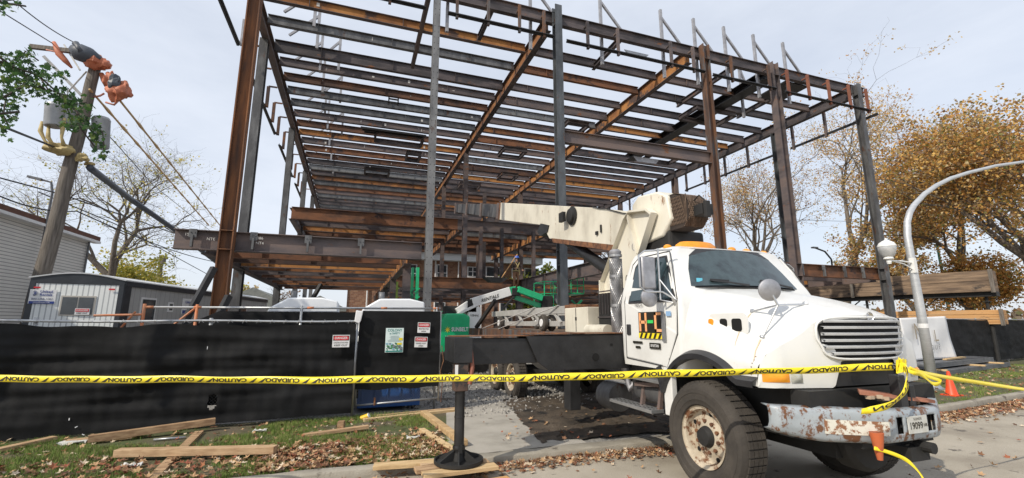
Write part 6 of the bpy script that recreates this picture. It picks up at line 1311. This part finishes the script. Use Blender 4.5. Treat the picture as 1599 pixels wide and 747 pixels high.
# ------------------------------------------------------------------ trees
bark = mat('grey_brown_bark', [(.075, .06, .05), (.15, .125, .10), (.21, .18, .15)], 5, .95, 0, .6, 18, stretch=(3, 3, .5))
bark2 = mat('dark_bark', [(.05, .042, .035), (.10, .085, .07)], 5, .95, 0, .6, 18, stretch=(3, 3, .5))
def tree(name, label, loc, H, seed, r0=.3, lean=(0, 0), fork=3, spread=.75, leaf_n=0, leaf_s=.12, leaf_mats=None, levels=5, first=.28, group=None, bk=None, droop=.0, bias=None, keep=1.0):
    T = thing(name, label, 'tree', loc, group); rg = random.Random(seed); mb = MB(); tips = []
    def grow(p, d, L, r, lv):
        n = 5 if lv == 0 else 3; P = [p]; Rr = [r]; q = p; dd = d
        for i in range(n):
            j = .10+.07*lv; dd = (dd+Vector((rg.gauss(0, j), rg.gauss(0, j), rg.gauss(.03-droop*lv*.3, j*.6)))).normalized(); q = q+dd*L/n; P.append(q); Rr.append(r*(1-.42*(i+1)/n))
            if lv >= 1 and i < n-1 and lv < levels-1 and rg.random() < .75: side(q, dd, L*.62, Rr[-1]*.6, lv+1)
            if lv >= 2: tips.append((q, lv))
        mb.tube(P, Rr, 8 if lv == 0 else (6 if lv == 1 else (4 if lv < 4 else 3)), False)
        if lv < levels:
            k = fork if lv < 2 else 2
            a0 = rg.uniform(0, 6.28)
            for m in range(k+(1 if rg.random() < .35 else 0)): side(q, dd, L*rg.uniform(.60, .86), Rr[-1]*rg.uniform(.62, .85), lv+1, a0+m*6.28/k)
    def side(q, dd, L, r, lv, a=None):
        if r < .006: r = .006
        a = rg.uniform(0, 6.28) if a is None else a+rg.uniform(-.4, .4); x = dd.orthogonal().normalized(); y = dd.cross(x); s = spread*rg.uniform(.6, 1.15)
        v = (dd*math.cos(s)+(x*math.cos(a)+y*math.sin(a))*math.sin(s)); v.z += .12; 
        if bias: v += Vector(bias)*.25
        grow(q, v.normalized(), L, r, lv)
    grow(Vector(loc), Vector((lean[0], lean[1], 1)).normalized(), H*first, r0, 0)
    mb.build('trunk', bk or bark, T, smooth='full', fix=False)
    if leaf_n:
        lb = MB(); tt = [t for t in tips if t[1] >= levels-2] or tips; lo = min(t[0].z for t in tt)
        cl = [rg.choice(tt)[0] for _ in range(int(leaf_n/9))]
        for c in cl:
            if rg.random() > keep: continue
            base_m = rg.choice(range(len(leaf_mats)))
            for _ in range(9):
                p = c+Vector((rg.gauss(0, .28), rg.gauss(0, .28), rg.gauss(-.05, .22))); s = leaf_s*rg.uniform(.6, 1.2); M = Euler((rg.gauss(0, .8), rg.gauss(0, .8), rg.uniform(0, 6.28))).to_matrix()
                lb.cur = base_m if rg.random() < .7 else rg.randrange(len(leaf_mats)); lb.add([p+M@Vector(v)*s for v in ((-.5, 0, 0), (-.1, -.42, .05), (.5, 0, -.1), (-.1, .42, .05))], [(0, 1, 2, 3)])
        lb.build('foliage', leaf_mats, T, fix=False)
    return T
def lm(nm, c): 
    m = mat(nm, [c, tuple(x*1.3 for x in c)], 5, .7); b = m.node_tree.nodes['Principled BSDF']; n = m.node_tree; tr = n.nodes.new('ShaderNodeBsdfTranslucent'); mxs = n.nodes.new('ShaderNodeMixShader'); mxs.inputs[0].default_value = .38
    lk = b.inputs['Base Color'].links[0].from_socket; n.links.new(lk, tr.inputs[0]); n.links.new(b.outputs[0], mxs.inputs[1]); n.links.new(tr.outputs[0], mxs.inputs[2]); n.links.new(mxs.outputs[0], n.nodes['Material Output'].inputs[0]); return m
aut = [lm('leaf_orange', (.44, .22, .06)), lm('leaf_gold', (.56, .35, .10)), lm('leaf_brown', (.22, .125, .06)), lm('leaf_straw', (.52, .40, .21)), lm('leaf_olive', (.19, .17, .05))]
yel = [lm('leaf_yellow', (.55, .45, .10)), lm('leaf_green_yellow', (.30, .30, .06)), lm('leaf_pale', (.55, .46, .22))]
ogr = [lm('leaf_green', (.10, .17, .03)), lm('leaf_moss', (.20, .21, .04)), aut[0], aut[1]]
tree('autumn_tree', 'big near maple with dense orange and gold leaves at the right edge', (34.2, 13.4, 0), 21, 5, .36, (.0, .03), 4, .78, 27000, .16, aut+[aut[0], aut[1]], 5, .25)
tree('autumn_tree', 'low full orange tree whose leaves hang down to the right timber tops', (37.5, 17.0, 0), 12.5, 8, .3, (0, 0), 4, .85, 15000, .18, [aut[0], aut[1], aut[4], aut[0]], 5, .18, droop=.05)
tree('autumn_tree', 'second dense orange tree reaching over the curved lamp arm', (42.0, 20.0, 0), 25, 17, .4, (-.02, 0), 3, .7, 20000, .19, aut, 5, .22)
tree('autumn_tree', 'tall thinning autumn tree with forked trunk left of the curved lamp arm', (35.5, 25.5, 0), 25, 23, .46, (.03, 0), 3, .6, 8000, .15, [aut[3], aut[1], aut[0], aut[3]], 5, .30)
tree('autumn_tree', 'thinning autumn tree with dark trunk just behind the right corner column', (36.5, 33, 0), 25, 31, .5, (-.02, 0), 3, .62, 9000, .16, [aut[3], aut[0], aut[2], aut[3]], 5, .28)
tree('autumn_tree', 'low spreading branches with sparse brown leaves between the right columns', (33, 38, 0), 13, 44, .3, (-.15, 0), 3, .85, 1500, .2, [aut[3], aut[2]], 5, .2)
tree('bare_tree', 'bare tree standing behind the truck cab roof', (29.5, 44, 0), 18, 52, .4, (0, 0), 3, .6, 260, .25, [aut[2], aut[3]], 5, .33, bk=bark2)
tree('bare_tree', 'bare leaning tree seen between the two middle right columns', (33, 40, 0), 15, 63, .3, (.2, 0), 2, .6, 160, .25, [aut[2]], 5, .3, bk=bark2)
tree('autumn_tree', 'distant orange tree filling the gap behind the tall thinning one', (55, 30, 0), 24, 71, .4, (0, 0), 3, .8, 9000, .28, aut, 4, .2)
tree('yellowing_tree', 'tall spreading bare tree with a few yellow leaves behind the utility pole', (-16.8, 44, 0), 22, 81, .5, (.0, 0), 3, .85, 2000, .17, yel, 6, .25, bk=bark)
tree('yellowing_tree', 'bushy yellow green tree beside the site trailer roof', (-18.4, 50, 0), 14, 91, .2, (0, 0), 4, .8, 6500, .25, yel[:2]+[yel[1]], 4, .2)
tree('green_tree', 'green and yellow tree behind the brick house corner', (19.8, 43.6, 0), 14, 12, .3, (0, 0), 4, .8, 6000, .34, ogr[:2]+[yel[1]], 4, .22)
tree('green_tree', 'olive green tree seen under the first floor beams', (-4.0, 49, 0), 6.2, 14, .2, (0, 0), 4, .8, 3800, .30, [ogr[1], ogr[0]], 4, .2)
tree('yellowing_tree', 'yellow leaved tree far behind the left columns', (-15, 72, 0), 10, 15, .25, (0, 0), 4, .8, 3000, .36, [yel[1], aut[3]], 4, .25)
tree('bare_tree', 'low bare tree over the far bungalow roofs', (-9, 66, 0), 9, 16, .25, (0, 0), 3, .8, 200, .3, [aut[2]], 5, .25, bk=bark2)
tree('bare_tree', 'small bare tree far off right of the bungalow', (-22.5, 70, 0), 9, 19, .25, (0, 0), 3, .8, 150, .3, [aut[2]], 5, .25, bk=bark2)
tree('yellowing_tree', 'yellowish low tree just above the right floor beam', (40, 60, 0), 12, 26, .3, (0, 0), 4, .8, 2400, .4, [yel[0], aut[3]], 4, .25)
mb = MB(); rr = random.Random(30)                        # far belt of trees and hedges
for _ in range(5200):
    x = rr.uniform(-120, 200); y = 95+rr.uniform(0, 12)-max(0, x-60)*.3; h = (4.5+3*noise.noise(Vector((x*.06, 0, 0)))+1.5*noise.noise(Vector((x*.3, 4, 0)))); z = rr.uniform(0, h); s = rr.uniform(.5, 1.1); M = Euler((rr.uniform(0, 3), rr.uniform(0, 3), rr.uniform(0, 3))).to_matrix(); mb.cur = rr.randrange(3)
    mb.add([Vector((x, y, z))+M@Vector(v)*s for v in ((-1, 0, 0), (0, -.8, 0), (1, 0, 0), (0, .8, 0))], [(0, 1, 2, 3)])
tag(mb.build('tree_belt', [aut[2], lm('far_brown', (.16, .12, .08)), lm('far_olive', (.14, .14, .06))], fix=False), 'far brown and olive belt of trees along the horizon', 'trees', kind='stuff')
# maple boughs overhead at the left edge, the trunk standing outside the picture
MT = thing('maple_tree', 'green maple boughs hanging in from the left edge before the utility pole', 'tree', (-9.8, 7.6, 0)); ml = [lm('maple_green', (.05, .115, .03)), lm('maple_dark', (.025, .06, .02)), lm('maple_light', (.12, .18, .04))]
YM = 8.2; THIN = .55
def mp_(px, py, dy=0): return at(px, py, y=YM+dy)
mb = MB(); mb.tube([(-9.8, 7.6, 0), (-9.6, 7.6, 2.5), (-8.9, 7.5, 4.6), (-7.9, 7.5, 6.2)], [.26, .2, .16, .12], 10); ctr = [((-8.0, 6.8, 5.4), (-40, 60), (20, 105), (60, 118), (95, 150)), ((-7.9, 6.9, 5.6), (-30, 90), (15, 100), (55, 130), (100, 160), (115, 190)), ((-8.0, 6.8, 5.3), (-30, 170), (10, 150), (45, 130)), ((-7.8, 6.9, 5.9), (-40, -20), (5, 5), (40, 10)), ((-8.0, 6.8, 5.2), (-20, 180), (30, 175))]
spots = []
for base_, *ps in ctr:
    P = [Vector(base_)]+[mp_(*p, dy=.3*k) for k, p in enumerate(ps)]; mb.tube(P, [.06]+[.022-.003*i for i in range(len(ps))], 5)
hang = [((95, 150), (120, 175), (150, 215)), ((115, 190), (140, 200), (160, 205), (163, 235)), ((60, 118), (75, 140), (105, 150)), ((20, 105), (40, 80), (60, 95)), ((10, 150), (5, 180), (15, 200)), ((95, 150), (110, 165), (135, 160)), ((120, 175), (125, 200), (150, 232)), ((20, 105), (30, 130), (70, 140))]
for h in hang:
    P = [mp_(*p, dy=.7) for p in h]; mb.tube(P, [.012]*len(P), 4)
mb.build('trunk', bark2, MT, smooth='full')
rg = random.Random(77); mb = MB()
clus = [(5, 10, 24, 12, 70), (25, 100, 40, 14, 230), (45, 125, 34, 16, 200), (10, 140, 26, 26, 170), (35, 85, 22, 10, 70), (80, 118, 24, 12, 90), (92, 150, 24, 14, 120), (120, 165, 22, 12, 110), (128, 192, 20, 12, 100), (150, 208, 13, 13, 80), (158, 232, 10, 14, 60), (5, 195, 14, 14, 50), (18, 172, 12, 20, 50), (112, 190, 16, 12, 50), (75, 178, 10, 14, 0), (60, 145, 24, 10, 60)]
for cx, cy, sx, sy, n in clus:
    for _ in range(int(n*THIN)):
        c = mp_(cx+rg.gauss(0, sx*.55), cy+rg.gauss(0, sy*.6), rg.uniform(0, 1.2)); r = .058*rg.uniform(.6, 1.2); M = Euler((rg.gauss(.9, .6), rg.gauss(0, .6), rg.uniform(0, 6.28))).to_matrix(); mb.cur = rg.choice([0, 0, 0, 1, 1, 2]); pts = []
        for k in range(14):
            a = 2*math.pi*k/14; q = r*((1, .45, .9, .42, .75, .35, .5)[k if k < 7 else 13-k] if k < 14 else 1); pts.append(c+M@Vector((q*math.cos(a), q*math.sin(a), -.2*q)))
        mb.add([c]+pts, [(0, k+1, (k+1) % 14+1) for k in range(14)])
mb.build('foliage', ml, MT, fix=False)

# ------------------------------------------------------------------ the ironworker on the first floor beam
def figure(name, label, F, heading, m_skin, m_top, m_leg, joints_up):
    me = bpy.data.meshes.new(name); J = joints_up; names = list(J); E = J['_e']; V = [J[k][0] for k in names if k != '_e']; Rr = [J[k][1] for k in names if k != '_e']; idx = {k: i for i, k in enumerate([k for k in names if k != '_e'])}
    me.from_pydata(V, [(idx[a], idx[b]) for a, b in E], []); o = bpy.data.objects.new(name, me); S.collection.objects.link(o)
    sk = o.modifiers.new('skin', 'SKIN')
    for i, r in enumerate(Rr): me.skin_vertices[0].data[i].radius = (r, r)
    me.skin_vertices[0].data[0].use_root = True; o.modifiers.new('sub', 'SUBSURF').levels = 2
    dg = bpy.context.evaluated_depsgraph_get(); m2 = bpy.data.meshes.new_from_object(o.evaluated_get(dg)); bpy.data.objects.remove(o); o = bpy.data.objects.new(name, m2); S.collection.objects.link(o)
    m2.materials.clear(); [m2.materials.append(m) for m in (m_skin, m_top, m_leg, rubber)]
    for p in m2.polygons:
        z = p.center.z; x = p.center; p.use_smooth = True
        hand = any((Vector(J[k][0])-x).length < .10 for k in names if k.startswith('hand') or k.startswith('f_')); p.material_index = 0 if (z > 1.49 or hand) else (1 if z > .93 else (2 if z > .12 else 3))
    o.location = F; o.rotation_euler = (0, 0, heading); return tag(o, label, 'person')
J = {'pel': ((0, 0, .97), .14), 'wa': ((0, .0, 1.10), .125), 'ch': ((.01, -.01, 1.32), .165), 'nk': ((.02, -.02, 1.47), .07), 'hb': ((.03, -.05, 1.56), .085), 'hd': ((.03, -.06, 1.68), .095),
 'sl': ((-.19, -.02, 1.41), .075), 'el': ((-.30, -.10, 1.17), .052), 'wl': ((-.24, -.30, 1.10), .036), 'handl': ((-.22, -.38, 1.10), .034),
 'sr': ((.20, -.02, 1.41), .075), 'er': ((.32, -.06, 1.16), .052), 'wr': ((.28, -.24, 1.03), .036), 'handr': ((.26, -.32, 1.02), .034),
 'hl': ((-.10, 0, .90), .105), 'kl': ((-.12, -.05, .50), .07), 'al': ((-.12, .02, .09), .045), 'tl': ((-.13, -.16, .04), .045),
 'hr': ((.10, 0, .90), .105), 'kr': ((.13, -.03, .50), .07), 'ar': ((.12, .05, .09), .045), 'tr': ((.14, -.13, .04), .045)}
E_ = [('pel', 'wa'), ('wa', 'ch'), ('ch', 'nk'), ('nk', 'hb'), ('hb', 'hd'), ('ch', 'sl'), ('sl', 'el'), ('el', 'wl'), ('wl', 'handl'), ('ch', 'sr'), ('sr', 'er'), ('er', 'wr'), ('wr', 'handr'), ('pel', 'hl'), ('hl', 'kl'), ('kl', 'al'), ('al', 'tl'), ('pel', 'hr'), ('hr', 'kr'), ('kr', 'ar'), ('ar', 'tr')]
for s_, hx_, hy_, hz_ in (('l', -.22, -.38, 1.10), ('r', .26, -.32, 1.02)):
    for k in range(5):
        nm = f'f_{s_}{k}'; dx = (k-1.5)*.017 if k < 4 else (.04 if s_ == 'l' else -.04); ln = (.065, .078, .07, .055, .035)[k]
        J[nm] = ((hx_+dx, hy_-.03-ln*.6, hz_-.01), .009); J[nm+'t'] = ((hx_+dx*1.1, hy_-.03-ln, hz_-.035), .008); E_ += [('hand'+s_, nm), (nm, nm+'t')]
J['_e'] = E_
px_, py_ = 8.15, 22.80
W1 = figure('person', 'ironworker in dark jacket and tan trousers with blue helmet standing on a floor beam', (px_, py_, Z1-.56), R(15), mat('skin', [(.45, .26, .18)], rough=.6), mat('dark_work_jacket', [(.03, .022, .02), (.07, .045, .035)], 12, .9), mat('tan_work_trousers', [(.20, .10, .055), (.27, .15, .085)], 10, .9), J)
mb = MB(); mb.lathe((.03, -.06, 1.70), [(.15, .0), (.135, .015), (.13, .05), (.10, .11), (.05, .14), (0, .15)], (0, 0, 1), 20); mb.prism([(-.06, -.18, 1.70), (.12, -.18, 1.70), (.10, -.26, 1.69), (-.04, -.26, 1.69)], (0, 0, .012)); mb.build('helmet', mat('blue_helmet', [(.03, .10, .42)], rough=.35), W1, smooth=True)
mb = MB(); mb.tube([(-.12, -.15, 1.45), (0, -.2, 1.25), (.13, -.16, 1.02)], .022, 6); mb.tube([(.14, -.15, 1.45), (.02, -.2, 1.25), (-.12, -.16, 1.02)], .022, 6); mb.tube([(.17*math.cos(a), .15*math.sin(a)-.01, 1.0) for a in [k*.5236 for k in range(13)]], .03, 6); mb.box((0, -.2, 1.25), (.09, .03, .09)); mb.box((.22, .02, .92), (.12, .1, .25)); mb.build('harness', yblanket, W1)
mb = MB(); mb.tube([(-.02, -.08, 1.60), (.01, -.155, 1.605)], .016, 6); mb.tube([(.06, -.155, 1.645), (.07, -.155, 1.645)], .011, 6); mb.tube([(-.01, -.155, 1.645), (0, -.155, 1.645)], .011, 6); mb.build('face_features', mat('dark_feature', [(.05, .03, .025)], rough=.6), W1)
mb = MB(); a = Vector((px_-.2, py_-.5, Z1+1.05)); b = at(782, 436, y=22.7); mb.cyl(b, at(808, 400, y=22.7)+Vector((0, 0, .1)), .028, n=8); tag(mb.build('safety_rod', timber_new), 'slanting orange brown rod held beside the ironworker', 'rod')
print('OBJECTS', len(bpy.data.objects))
